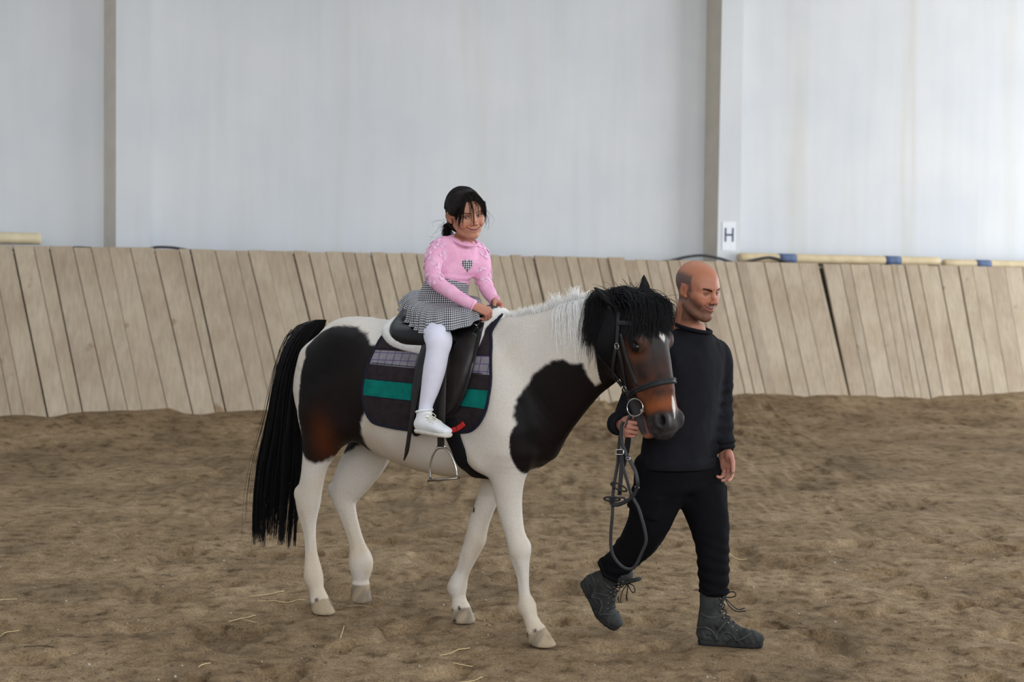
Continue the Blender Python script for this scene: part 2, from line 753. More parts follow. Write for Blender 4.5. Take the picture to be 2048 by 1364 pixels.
def ground_h(x, y):
    p = np.stack([x, y, np.zeros_like(x)], -1)
    q = (p[..., :2] - FA[:2]) @ FN[:2]           # distance in front of the fence foot
    h = 0.035 * (fnoise(p * 1.7, 2) - 0.5)
    h = h + 0.030 * (fnoise(p * 7.0 + 3, 3) - 0.5)
    clod = fnoise(p * (26, 26, 1) + 9, 3)
    h = h + 0.016 * (clod - 0.5) + 0.020 * np.clip(clod - 0.62, 0, 1)
    hp = fnoise(p * 4.2 + 31, 2)                 # old hoof prints
    h = h - 0.045 * sstep(0.60, 0.72, hp)
    bank = 0.26 * np.exp(-((np.clip(q + 0.05, 0, 9)) / 0.95) ** 1.6) * (0.55 + 0.8 * fnoise(p * 0.75 + 5, 2))
    bank = bank + 0.05 * np.exp(-(q / 2.2) ** 2) * (fnoise(p * 3.1 + 8, 3) - 0.4)
    return h + np.where(q > -1.5, bank, bank * 0 + 0.1)


def ground_flat(x, y):
    """calm the sand where a foot is planted"""
    f = np.ones_like(x)
    for (a, b_, r) in FOOT:
        f = np.minimum(f, sstep(r * 0.5, r * 1.7, np.hypot(x - a, y - b_)))
    return f


FOOT = [tuple(G(px, py)[:2]) + (r,) for px, py, r in ((1082, 1290, 0.10), (646, 1228, 0.10), (922, 1246, 0.10), (1450, 1292, 0.20), (1192, 1258, 0.10))]
GZ = ground_h(GX, GY) * ground_flat(GX, GY) - 0.004
M_sand, nt, b = new_mat('arena_sand')
v1 = coord(nt)
a1 = noise(nt, v1, 1.1, 4, 0.6)
a2 = noise(nt, v1, 9.0, 5, 0.65)
a3 = noise(nt, v1, 85.0, 4, 0.7)
c1 = ramp(nt, a1, [(0.32, lin((151, 128, 99))), (0.5, lin((177, 151, 118))), (0.68, lin((198, 172, 137)))])
c2 = ramp(nt, a2, [(0.30, lin((150, 140, 130))), (0.45, lin((225, 221, 216))), (0.62, (1, 1, 1))])
c3 = ramp(nt, a3, [(0.3, lin((172, 167, 162))), (0.5, lin((236, 236, 236))), (0.72, (1, 1, 1))])
c4 = ramp(nt, noise(nt, v1, 330.0, 2, 0.7), [(0.32, lin((188, 184, 180))), (0.5, lin((246, 246, 246))), (0.7, (1, 1, 1))])
cc = mixrgb(nt, 1.0, mixrgb(nt, 1.0, mixrgb(nt, 1.0, c1, c2, 'MULTIPLY'), c3, 'MULTIPLY'), c4, 'MULTIPLY')
nt.links.new(cc, b.inputs['Base Color'])
b.inputs['Roughness'].default_value = 0.92
b.inputs['Specular IOR Level'].default_value = 0.15
bump(nt, b, a3, 0.7, 0.014)
fl = mesh_obj('floor', np.stack([GX, GY, GZ], -1).reshape(-1, 3), grid_faces(len(fine_x), len(fine_y)), M_sand)
tag(fl, 'loose brown arena sand with hoof marks and a bank along the kickboards', kind='structure')


def gz(x, y):
    i = int(np.clip(np.searchsorted(fine_x, x), 1, len(fine_x) - 1))
    j = int(np.clip(np.searchsorted(fine_y, y), 1, len(fine_y) - 1))
    return float(GZ[i - 1:i + 1, j - 1:j + 1].mean())


def gmax(x, y, r=1):
    i = int(np.clip(np.searchsorted(fine_x, x), 2, len(fine_x) - 3))
    j = int(np.clip(np.searchsorted(fine_y, y), 2, len(fine_y) - 3))
    return float(GZ[i - 1:i + 1, j - 1:j + 1].max())


# ---- leaning kickboards: every plank its own piece
M_plank = []
for i, c in enumerate(((189, 173, 151), (184, 168, 147), (192, 176, 154), (187, 171, 149))):
    m, nt, b = new_mat('weathered_plank_%d' % i)
    oi = nd(nt, 'ShaderNodeObjectInfo')
    v1, v2 = coord(nt, (9, 9, 0.8)), coord(nt)
    sh = nd(nt, 'ShaderNodeVectorMath', operation='SCALE')
    sh.inputs[0].default_value = (37.0, 61.0, 83.0)
    nt.links.new(oi.outputs['Random'], sh.inputs['Scale'])
    vs_ = []
    for v_ in (v1, v2):
        ad = nd(nt, 'ShaderNodeVectorMath', operation='ADD')
        nt.links.new(v_, ad.inputs[0])
        nt.links.new(sh.outputs[0], ad.inputs[1])
        vs_.append(ad.outputs[0])
    v1, v2 = vs_
    c1 = ramp(nt, noise(nt, v1, 3.0, 5), [(0.3, lin(c) * 0.86), (0.7, lin(c) * 1.06)])
    c2 = ramp(nt, noise(nt, v2, 1.7, 3), [(0.3, lin((232, 226, 222))), (0.65, (1, 1, 1))])
    c3 = ramp(nt, noise(nt, v2, 5.0, 2), [(0.70, (1, 1, 1)), (0.80, lin((214, 200, 184)))])
    nt.links.new(mixrgb(nt, 1.0, mixrgb(nt, 1.0, c1, c2, 'MULTIPLY'), c3, 'MULTIPLY'), b.inputs['Base Color'])
    b.inputs['Roughness'].default_value = 0.8
    b.inputs['Specular IOR Level'].default_value = 0.2
    bump(nt, b, noise(nt, v1, 6.0, 4), 0.3, 0.006)
    M_plank.append(m)
M_gap = plain('dark_backing_wood', (62, 54, 46), 0.9, 0.2, 6.0)

W_UP = unit(-FN * LEAN + ZU * FH)
F_NRM = unit(np.cross(FD, W_UP))                # out of the boards, towards the arena
if F_NRM @ FN < 0:
    F_NRM = -F_NRM
F0 = np.array([FA[0], FA[1], 0.12])
fence = empty('kickboard_fence', RM(6, -0.2, 0), 'leaning beige plank kickboards along the foot of the white wall', 'fence')
tops = [-700, -655, -600, -560, -515, -480, -430, -385, -350, -300, -262, -220, -172, -130, -92, -45, -18, 25, 67, 98, 146, 182, 217, 260, 308, 358, 380, 430, 472, 496, 531, 565, 586, 617, 652, 685, 709, 741, 772, 803, 832, 870, 905, 938, 968,
        999, 1022, 1045, 1067, 1105, 1132, 1155, 1195, 1216, 1249, 1272, 1293, 1314, 1335, 1358, 1384, 1408, 1430, 1450, 1472, 1492, 1529, 1560, 1597, 1630, 1646, 1680, 1700, 1738, 1762, 1783, 1793,
        1810, 1837, 1857, 1878, 1918, 1945, 1975, 2010, 2046, 2070, 2102, 2130, 2166, 2190, 2225, 2260, 2300, 2330, 2370, 2410, 2440, 2480, 2520, 2560, 2600, 2640, 2690]
sl_x = [-700, 0, 300, 650, 1000, 1400, 1650, 1800, 2048, 2700]
sl_v = [0.20, 0.21, 0.225, 0.247, 0.243, 0.23, 0.215, 0.19, 0.175, 0.16]


def top_y(x):
    return 493 + (541 - 493) * x / 2047.0


def bs(px, py):
    """(along, up-slope) on the leaning plane"""
    p = on_plane(px, py, F0, F_NRM) - F0
    return p @ FD, p @ W_UP


rr = random.Random(5)
LSL = math.hypot(LEAN, FH)
edges = []
for i, x in enumerate(tops):
    s1, v1 = bs(x, top_y(x))
    dy = 500 - 0.09 * x
    g = np.interp(x, sl_x, sl_v) + rr.uniform(-0.012, 0.012)
    s0, v0 = bs(x + g * dy, top_y(x) + dy)
    edges.append((s0 + (s1 - s0) * (-0.45 - v0) / (v1 - v0), s1, rr.uniform(0.003, 0.008) if rr.random() < 0.72 else rr.uniform(0.011, 0.019)))
TOPV = LSL
while edges[0][1] > SL + 0.30:
    w_ = rr.uniform(0.16, 0.24)
    edges.insert(0, (edges[0][0] - w_, edges[0][1] - w_, 0.008))
    tops.insert(0, -999)
while edges[-1][1] < SR - 0.50:
    w_ = rr.uniform(0.16, 0.24)
    edges.append((edges[-1][0] + w_, edges[-1][1] + w_, 0.008))
    tops.append(2999)
for i in range(len(edges) - 1):
    (b0, t0, g0), (b1, t1, g1) = edges[i], edges[i + 1]
    gl, gr = g0 * 0.5, g1 * 0.5
    tv = TOPV + 0.02 - (0.0 if tops[i] < 1249 else 0.025) + rr.uniform(-0.008, 0.008)
    if 1630 <= tops[i] < 1640:
        t1 -= 0.075
    off = rr.uniform(-0.008, 0.010)
    tl = rr.uniform(-0.004, 0.004)
    th = 0.028
    prof = []
    ch = 0.004
    for (d_) in (0, 1):
        pass
    cen = F0 + FD * ((b0 + b1 + t0 + t1) / 4) + W_UP * 0.9
    vs = []
    for (sa, sb, vv) in ((b0 + gl, b1 - gr, -0.45), (t0 + gl, t1 - gr, tv)):
        for (ss, oo) in ((sa, -th), (sa, -ch), (sa + ch, 0), (sb - ch, 0), (sb, -ch), (sb, -th)):
            tilt = tl if ss < (sa + sb) / 2 else -tl
            vs.append(F0 + FD * ss + W_UP * vv + F_NRM * (oo + off + tilt) - cen)
    fs = [(q, (q + 1) % 6, 6 + (q + 1) % 6, 6 + q) for q in range(6)] + [(5, 4, 3, 2, 1, 0), (6, 7, 8, 9, 10, 11)]
    o = mesh_obj('plank', np.array(vs), fs, M_plank[rr.randrange(4)], None, False)
    o.location = cen
    o.parent = fence
    o.matrix_parent_inverse = Matrix.Translation(-fence.location)
m = MB()
m.box(F0 + FD * 7.5 + W_UP * 0.8 - F_NRM * 0.075, (14.3, 1.05, 0.012), (FD, W_UP, F_NRM))
m.build('backing_board', M_gap, fence, False)
m = MB()
ztop = 0.12 + FH
m.box(RM(7.5, -0.545, ztop - 0.06), (14.3, 0.095, 0.02), (FD, FN, ZU))
m.build('ledge_board', M_plank[1], fence, False)

# ---- jump poles lying on the ledge
M_pole = plain('cream_painted_pole', (216, 202, 168), 0.6, 0.10, 8.0, bstr=0.15)
M_pole2 = plain('pale_pine_rail', (214, 193, 154), 0.7, 0.10, 8.0, bstr=0.15)
M_blue = plain('faded_blue_paint', (86, 104, 138), 0.7, 0.15, 14.0)


def ledge_s(px, q):
    return (on_plane(px, top_y(px), RM(0, q, 0), FN) - RM(0, 0, 0)) @ FD


def pole(name, pxa, pxb, q, z, r, bands, mat, label, dz=0.0):
    sa, sb = ledge_s(pxa, q), ledge_s(pxb, q)
    root = empty(name, RM((sa + sb) / 2, q, z - r), label, 'pole', 'jump poles on the ledge')
    m = MB()
    n = 26
    ss = np.linspace(sa, sb, n)
    ss = np.concatenate([[sa, sa + 0.004, sa + 0.015], ss[1:-1], [sb - 0.015, sb - 0.004, sb]])
    rad = np.full(len(ss), r)
    rad[0] = rad[-1] = r * 0.55
    rad[1] = rad[-2] = r * 0.85
    m.tube([RM(s_, q, z + dz * (s_ - sa)) for s_ in ss], rad, 18)
    m.build('rail', mat, root)
    for (pa, pb) in bands:
        m = MB()
        s1_, s2_ = ledge_s(pa, q), ledge_s(pb, q)
        m.tube([RM(s_, q, z + dz * (s_ - sa)) for s_ in np.linspace(s1_, s2_, 4)], r + 0.0025, 18)
        m.build('painted_band', M_blue, root)
    return root


zt = ztop + 0.02
pole('jump_pole', -420, 82, -0.50, zt + 0.078, 0.062, [], M_pole, 'plain cream jump pole with rounded end on the kickboard top')
pole('jump_pole', 1478, 1877, -0.60, zt + 0.035, 0.060, [(1555, 1589), (1767, 1798)], M_pole2, 'pale rail with two blue bands lying beside the letter sign column')
pole('jump_pole', 1886, 2420, -0.56, zt + 0.010, 0.058, [(1949, 1978), (2210, 2240)], M_pole2, 'pale rail with blue bands reaching out of the picture on the kickboard top')
# ---- black hose over the ledge
M_hose = plain('black_rubber_hose', (44, 46, 50), 0.55, 0.15, 20.0)
qh = -0.52
hz = [(1200, 530), (1270, 526), (1330, 524), (1372, 515), (1405, 512), (1440, 518), (1476, 528), (1505, 522), (1535, 516), (1556, 519), (1600, 531), (1700, 536)]
m = MB()
hp_ = catmull([on_plane(a, b_, RM(0, qh - 0.0, 0), FN) + np.array([0, 0, 0.006]) for a, b_ in hz], 6)
m.tube(hp_, 0.017, 10)
o = m.build('hose', M_hose)
tag(o, 'black hose humped over the top of the kickboards beside the column', 'hose')
m = MB()
hp_ = catmull([on_plane(a, b_, RM(0, qh, 0), FN) + np.array([0, 0, 0.004]) for a, b_ in ((120, 500), (150, 496), (180, 497), (215, 498), (250, 499), (290, 499), (315, 495), (345, 496), (365, 499), (400, 505))], 6)
m.tube(hp_, 0.014, 10)
o = m.build('hose', M_hose)
tag(o, 'thin dark hose along the plank tops below the left column', 'hose')
# ---- dressage letter sheet
M_paper = plain('white_letter_sheet', (236, 238, 243), 0.6, 0.03, 10.0)
M_ink = plain('dark_blue_letter', (66, 78, 104), 0.6, 0.08, 30.0)
q_s = WALLQ + 0.34 + 0.004
c00 = on_plane(1445, 443, RM(0, q_s, 0), FN)
c11 = on_plane(1471, 501, RM(0, q_s, 0), FN)
sa, sb = (c00 - RM(0, 0, 0)) @ FD, (c11 - RM(0, 0, 0)) @ FD
za, zb = c11[2], c00[2]
sign = empty('letter_sign', RM((sa + sb) / 2, q_s, za), 'white paper sheet with a dark letter H on the column', 'sign')
m = MB()
m.box(RM((sa + sb) / 2, q_s, (za + zb) / 2), ((sb - sa) / 2, 0.002, (zb - za) / 2), (FD, FN, ZU))
m.build('sheet', M_paper, sign, False)
m = MB()
wl, hl = (sb - sa) * 0.27, (zb - za) * 0.24
zc = (za + zb) / 2 + 0.015
for sg in (-1, 1):
    m.box(RM((sa + sb) / 2 + sg * wl, q_s + 0.003, zc), (0.013, 0.0012, hl), (FD, FN, ZU))
m.box(RM((sa + sb) / 2, q_s + 0.003, zc), (wl, 0.0012, 0.013), (FD, FN, ZU))
m.build('letter', M_ink, sign, False)

# ---- straw and small stones on the sand
M_straw = plain('dry_straw', (206, 184, 138), 0.7, 0.15, 30.0)
M_twig = plain('brown_twig', (74, 58, 44), 0.8, 0.2, 30.0)


def stalk(pts, r, label, mat=M_straw):
    w = [G(a, b_) for a, b_ in pts]
    w = catmull(w, 4) if len(w) > 2 else np.linspace(w[0], w[1], 6)
    w = [np.array([p[0], p[1], gmax(p[0], p[1]) + r * 1.1 + 0.002]) for p in w]
    for _ in range(2):
        w = [w[0]] + [np.array([w[i][0], w[i][1], max(w[i][2], (w[i - 1][2] + w[i + 1][2]) / 2)]) for i in range(1, len(w) - 1)] + [w[-1]]
    c = np.mean(w, axis=0)
    m = MB()
    m.tube(np.array([p - c for p in w]), r, 6)
    o = m.build('straw_stalk', mat)
    o.location = c
    return tag(o, label, 'straw', 'straw stalks on the sand')


stalk([(500, 1193), (535, 1191), (568, 1186)], 0.0022, 'pale straw stalk behind the planted hind hoof, the upper of two')
stalk([(515, 1201), (560, 1203), (612, 1203)], 0.0018, 'long thin straw stalk touching the planted hind hoof')
stalk([(457, 1241), (490, 1235), (512, 1232)], 0.0020, 'bent tan straw stalk ahead of the twig, left of the hind hoof')
stalk([(484, 1238), (510, 1245)], 0.0016, 'short pale straw stalk crossing a bent tan stalk')
stalk([(0, 1206), (34, 1203)], 0.0018, 'pale straw stalk at the left edge, the farther of two')
stalk([(0, 1265), (38, 1260)], 0.0020, 'pale straw stalk at the left edge, the nearer of two')
stalk([(48, 1292), (80, 1290), (108, 1297)], 0.0022, 'dark brown twig lying on the sand at lower left', M_twig)
stalk([(397, 1343), (421, 1335)], 0.0022, 'short straw stalk slanting at the bottom left of the sand')
stalk([(682, 1270), (688, 1254)], 0.0020, 'short upright-lying straw stalk in front of the hind hoof')
stalk([(880, 1312), (910, 1304), (940, 1302)], 0.0024, 'curved pale straw stalk between the two front hooves')
stalk([(905, 1325), (945, 1327)], 0.0018, 'thin straw stalk below the curved one near the front hooves')
stalk([(915, 1362), (950, 1356), (965, 1352)], 0.0018, 'straw stalk at the bottom edge below the front hooves')
stalk([(1450, 1107), (1470, 1107), (1494, 1104)], 0.0020, 'pale straw stalk behind the lower leg of the walking man')
# stones
bm_v, bm_f = [], []
m = MB()
rs = np.random.default_rng(4)
ico = [(0, 0, 1), (0.9, 0, 0.1), (0, 0.9, 0.1), (-0.9, 0, 0.1), (0, -0.9, 0.1), (0, 0, -0.8)]
icf = [(0, 1, 2), (0, 2, 3), (0, 3, 4), (0, 4, 1), (5, 2, 1), (5, 3, 2), (5, 4, 3), (5, 1, 4)]
for i in range(2600):
    y = 5.6 + 5.5 * rs.random() ** 1.5
    x = rs.uniform(-0.38, 0.40) * y
    s_ = 0.0022 + 0.0058 * rs.random() ** 4
    sc = s_ * rs.uniform(0.7, 1.3, 3)
    a = rs.uniform(0, 6.28)
    v = np.array(ico) * sc + rs.normal(0, 0.12, (6, 3)) * s_
    v = v @ np.array([[math.cos(a), math.sin(a), 0], [-math.sin(a), math.cos(a), 0], [0, 0, 1]])
    m.add(v + (x, y, gz(x, y) + s_ * 0.3), icf, 0 if rs.random() < 0.72 else 1)
o = m.build('pebbles', None, None, True, mats=[plain('brown_grit', (112, 97, 80), 0.9, 0.3, 60.0), plain('pale_grit', (176, 168, 156), 0.9, 0.2, 60.0)])
tag(o, 'fine grit and small stones scattered over the sand', 'grit', kind='stuff')

# ================================================================== the horse
YAW = math.radians(33)
HFW = np.array([math.cos(YAW), -math.sin(YAW), 0])
HLF = np.array([math.sin(YAW), math.cos(YAW), 0])
HO = G(1078, 1290) - HFW * 0.70 + HLF * 0.09
HM = np.stack([HFW, HLF, ZU])                    # rows: local axes


def HW(p):
    """horse-local -> world"""
    return HO + np.asarray(p, float) @ HM


def TL(p):
    """world -> horse-local"""
    return (np.asarray(p, float) - HO) @ HM.T


def HL(px, py, yl=0.0):
    d = ray(px, py)
    t = ((HO - CP) @ HLF + yl) / (d @ HLF)
    return TL(CP + d * t)


def leg(rows, y0, y1, nsub=0):
    """rows: pixel left, pixel right, pixel y, [lateral/fore-aft ratio]; y blends y0 -> y1 (horse-local)"""
    out = []
    n = len(rows)
    for i, r in enumerate(rows):
        yl = y0 + (y1 - y0) * min(1.0, i / max(n * 0.55, 1))
        a, b_ = HL(r[0], r[2], yl), HL(r[1], r[2], yl)
        c = (a + b_) / 2
        half = np.linalg.norm(b_ - a) / 2          # over-estimates: the lateral size shows too
        ratio = r[3] if len(r) > 3 else 0.85
        # visible half-width of an ellipse (A fore-aft, ratio*A lateral) seen 36 deg off the side, back on the plane
        A = 0.94 * half * 0.809 / math.sqrt(0.809 ** 2 + (0.588 * ratio) ** 2)
        out.append((c[0], c[1], c[2], A * ratio, A))
    return out


# head frame (horse-local)
HA = math.radians(17)
HY = math.radians(11)
H_F = np.array([math.cos(HY), -math.sin(HY), 0])
H_S = np.array([math.sin(HY), math.cos(HY), 0])     # towards the horse's left
H_AX = H_F * math.sin(HA) - ZU * math.cos(HA)       # poll -> muzzle
H_FN = H_F * math.cos(HA) + ZU * math.sin(HA)       # out of the face
H_O = np.array([1.120, -0.062, 1.502])              # poll


HT_ = 0.985
HK = 1.14                                           # head size


def HD(t, s=0.0, f=0.0):
    return H_O + H_AX * t * HT_ + H_S * s * HK + H_FN * f * HK


def build_horse():
    F_ = Field((-0.80, -0.42, -0.02), (1.42, 0.40, 1.66), 0.0095,
               fine=(((0.92, 1.42, 0.0062),), ((-0.24, 0.13, 0.0062),), ((0.86, 1.62, 0.0068),)))
    # trunk
    F_.chain([(-0.615, 0, 1.14, .10, .15), (-0.50, 0, 1.145, .19, .245), (-0.36, 0, 1.14, .235, .272), (-0.17, 0, 1.075, .255, .320), (0.05, 0, 1.04, .262, .345),
              (0.24, 0, 1.035, .245, .345), (0.40, 0, 1.06, .205, .32), (0.54, 0, 1.05, .15, .25)], k=0.02, sub=4, endcap=0.5)
    # withers
    F_.chain([(0.12, 0, 1.33, .05), (0.32, 0, 1.355, .045), (0.46, 0, 1.345, .055), (0.58, 0, 1.36, .055)], k=0.10)
    # neck: crest and underline pairs -> centre and half depth
    sec = [((0.38, 1.395), (0.655, 0.78), 0.0, .160), ((0.58, 1.435), (0.735, 0.92), 0.0, .128), ((0.77, 1.490), (0.845, 1.05), -0.01, .102), ((0.95, 1.525), (0.975, 1.150), -0.03, .088), ((1.08, 1.525), (1.07, 1.25), -0.05, .080)]
    rows = []
    for (c, u, y, w) in sec:
        rows.append(((c[0] + u[0]) / 2, y, (c[1] + u[1]) / 2, w, math.hypot(c[0] - u[0], c[1] - u[1]) / 2))
    F_.chain(rows, k=0.08, sub=5, endcap=0.6)
    # breast
    F_.ell((0.60, -0.075, 0.92), (.075, .085, .13), 0.09)
    F_.ell((0.60, 0.075, 0.92), (.075, .085, .13), 0.09)
    F_.ell((0.52, 0, 0.82), (.10, .11, .09), 0.08)
    for sg in (-1, 1):
        # shoulder blade and upper arm, hip, thigh
        F_.chain([(0.36, sg * .14, 1.24, .055, .10), (0.50, sg * .165, 1.05, .06, .115), (0.56, sg * .155, 0.92, .062, .10)], k=0.08)
        F_.chain([(0.56, sg * .15, 0.93, .065, .095), (0.43, sg * .155, 0.82, .068, .095)], k=0.07)
        F_.chain([(-0.34, sg * .17, 1.28, .06, .10), (-0.44, sg * .175, 1.12, .085, .17), (-0.43, sg * .17, 0.98, .085, .155)], k=0.08)
        F_.chain([(-0.58, sg * .085, 1.20, .07, .08), (-0.62, sg * .09, 1.05, .07, .075), (-0.57, sg * .10, 0.92, .065, .08)], k=0.07)
        F_.chain([(-0.40, sg * .17, 1.02, .08, .14), (-0.33, sg * .175, 0.90, .07, .11)], k=0.07)   # stifle
    # near fore
    nf = leg([(960, 1072, 905, .62), (976, 1056, 945, .66), (985, 1048, 985, .72), (994, 1047, 1022, .78), (1008, 1051, 1065, .85), (1015, 1063, 1096, 1.0), (1018, 1062, 1116, .95), (1031, 1059, 1150, .75), (1036, 1061, 1188, .75), (1035, 1075, 1213, .95), (1044, 1077, 1234, .9), (1050, 1088, 1254, .9)], -0.135, -0.095)
    F_.chain(nf, k=0.05)
    # far fore
    ff = leg([(975, 1055, 905, .62), (965, 1035, 945, .66), (958, 1008, 980, .72), (948, 992, 1012, .78), (936, 980, 1046, .85), (928, 972, 1082, 1.0), (918, 956, 1112, .9), (910, 940, 1144, .78), (894, 936, 1172, .95), (903, 932, 1192, .9), (902, 938, 1208, .9)], 0.14, 0.075)
    F_.chain(ff, k=0.05)
    # near hind
    nh = leg([(598, 712, 830, .55), (600, 694, 865, .58), (603, 672, 900, .62), (603, 656, 930, .62), (599, 648, 965, .60), (591, 643, 1000, .62), (595, 637, 1028, .66), (606, 632, 1065, .74), (610, 635, 1105, .78), (608, 647, 1152, .95), (617, 648, 1176, .9), (620, 655, 1194, .9)], -0.155, -0.150)
    F_.chain(nh, k=0.05)
    F_.ell(HL(598, 985, -.15), (.022, .022, .03), 0.03)      # point of hock
    # far hind, swinging
    fh = leg([(700, 800, 850, .50), (700, 790, 890, .55), (680, 764, 930, .58), (666, 740, 960, .58), (661, 716, 993, .62), (676, 714, 1026, .66), (692, 724, 1070, .74), (698, 734, 1096, .78), (697, 747, 1124, .95), (702, 741, 1148, .9)], 0.155, 0.10)
    F_.chain(fh, k=0.05)
    F_.ell(HL(664, 978, .11), (.022, .022, .03), 0.03)
    for rows_, i0, i1, ifet, ikn in ((nf, 6, 8, 9, 5), (ff, 6, 7, 8, 5), (nh, 6, 8, 9, None), (fh, 5, 7, 8, None)):
        for sg in (-1, 1):
            F_.chain([(r_[0] - r_[4] * .28, r_[1] + sg * r_[3] * 1.08, r_[2], .0055, .0055) for r_ in rows_[i0:i1 + 1]], k=0.014, op='sub')
        r_ = rows_[ifet]
        F_.ell((r_[0] - r_[4] * .70, r_[1], r_[2] - .012), (.019, .019, .023), 0.02)
        if ikn is not None:
            r_ = rows_[ikn]
            F_.ell((r_[0] + r_[4] * .42, r_[1], r_[2] + .004), (.026, .033, .034), 0.02)
            F_.ell((r_[0] - r_[4] * .75, r_[1], r_[2] + .012), (.014, .016, .022), 0.02)
    # hooves: top centre, bottom centre, radii
    hoofs = []
    for (tx, ty, bx, by, yl, r0, r1, k_) in ((1072, 1260, 1086, 1298, -0.095, .045, .064, 0), (922, 1214, 928, 1252, 0.075, .044, .062, 0), (638, 1199, 649, 1236, -0.155, .045, .062, 0), (721, 1165, 722, 1200, 0.10, .044, .054, 1)):
        a, b_ = HL(tx, ty, yl), HL(bx, by, yl)
        F_.chain([tuple(a) + (r0 * .92, r0), tuple(b_) + (r1 * .92, r1)], k=0.012, sub=1, endcap=0.4)
        hoofs.append((a, b_))
    # head
    F_.chain([tuple(HD(t, 0, f)) + (w * HK, d * HK) for (t, f, w, d) in ((-.01, -.03, .060, .07), (.06, -.025, .080, .10), (.13, -.022, .090, .118), (.20, -.020, .092, .122), (.28, -.004, .078, .104), (.36, .010, .064, .084), (.43, .017, .058, .072), (.49, .018, .056, .065), (.535, .010, .052, .058), (.57, .002, .044, .044))],
             side=H_S, k=0.035, sub=4, endcap=0.7)
    for sg in (-1, 1):
        F_.ell(HD(.175, sg * .058, -.075), (.042, .085, .085), 0.03, rot=np.stack([H_S, H_AX, H_FN]))      # jowl
        F_.ell(HD(.185, sg * .078, .055), (.032, .045, .034), 0.03, rot=np.stack([H_S, H_AX, H_FN]))      # brow
        F_.ell(HD(.212, sg * .094, .045), (.016, .024, .018), 0.012, op='sub', rot=np.stack([H_S, H_AX, H_FN]))
        F_.ell(HD(.212, sg * .082, .043), (.020, .025, .021), 0.006, rot=np.stack([H_S, H_AX, H_FN]))    # eyeball under lids
        F_.chain([tuple(HD(.235, sg * .078, .0)) + (.008,), tuple(HD(.33, sg * .068, -.012)) + (.008,), tuple(HD(.41, sg * .058, -.015)) + (.006,)], k=0.03)   # facial crest
        F_.ell(HD(.528, sg * .044, .052), (.030, .040, .034), 0.022, rot=np.stack([H_S, H_AX, H_FN]))   # nostril wing
        F_.ell(HD(.530, sg * .060, .060), (.015, .026, .016), 0.008, op='sub', rot=np.stack([H_S, H_AX, H_FN]))
    F_.ell(HD(.558, 0, .030), (.050, .028, .040), 0.03, rot=np.stack([H_S, H_AX, H_FN]))               # upper lip
    # forehead ridge along the nose
    F_.chain([tuple(HD(.14, 0, .075)) + (.05, .02), tuple(HD(.27, 0, .075)) + (.035, .02), tuple(HD(.40, 0, .070)) + (.026, .018)], side=H_S, k=0.03)
    # mouth gap then the dropped lower jaw
    F_.chain([tuple(HD(.405, 0, -.040)) + (.09, .004), tuple(HD(.47, 0, -.036)) + (.09, .008), tuple(HD(.53, 0, -.030)) + (.09, .012), tuple(HD(.60, 0, -.024)) + (.09, .018)], side=H_S, k=0.006, op='sub')
    F_.chain([tuple(HD(.27, 0, -.080)) + (.048, .045), tuple(HD(.36, 0, -.080)) + (.045, .038), tuple(HD(.45, 0, -.074)) + (.040, .028), tuple(HD(.515, 0, -.068)) + (.038, .023), tuple(HD(.565, 0, -.058)) + (.032, .019)], side=H_S, k=0.025)
    # ears
    eN = [HD(.02, -.060, -.02), HD(-.035, -.085, -.045), HD(-.085, -.10, -.075)]
    eF = [HD(.02, .055, .0), HD(-.045, .075, .012), HD(-.115, .082, .018)]
    for e, w in ((eN, (.030, .034, .008)), (eF, (.028, .034, .006))):
        pts = [tuple(q) + (r_, r_ * 0.55) for q, r_ in zip(e, w)]
        F_.chain(pts, side=H_S, k=0.02)
        F_.chain([tuple(q + H_F * .022) + (r_ * .6, r_ * .35) for q, r_ in zip(e[:2], (.024, .026))] + [tuple(e[2] + H_F * .012) + (.003, .003)], side=H_S, k=0.008, op='sub')
    F_.cut((0, 0, 0), (0, 0, -1))
    F_.displace(lambda p: 0.004 * (fnoise(p * 9.0, 2) - 0.5))
    V, Q = F_.mesh()
    V = smooth_mesh(V, Q, 2, 0.4)
    return V, Q, hoofs


HV, HQ, HOOFS = build_horse()
HN = vnormals(HV, HQ)
BV_H = BVHTree.FromPolygons([tuple(v) for v in HV], [tuple(q) for q in HQ.tolist()])


def pix_on_horse(px, py):
    """first hit of a sight line with the coat, horse-local"""
    o = TL(CP)
    d = ray(px, py) @ HM.T
    h = BV_H.ray_cast(Vector(o), Vector(d).normalized())
    return None if h[0] is None else np.array(h[0])


def patch(pixels, yfall=-0.16):
    out = []
    for pp in pixels:
        a, b_ = pp[:2]
        h = pix_on_horse(a, b_) if len(pp) == 2 else None
        if h is None:
            h = HL(a, b_, yfall)
        out.append((h[0], h[2]))
    return np.array(out)


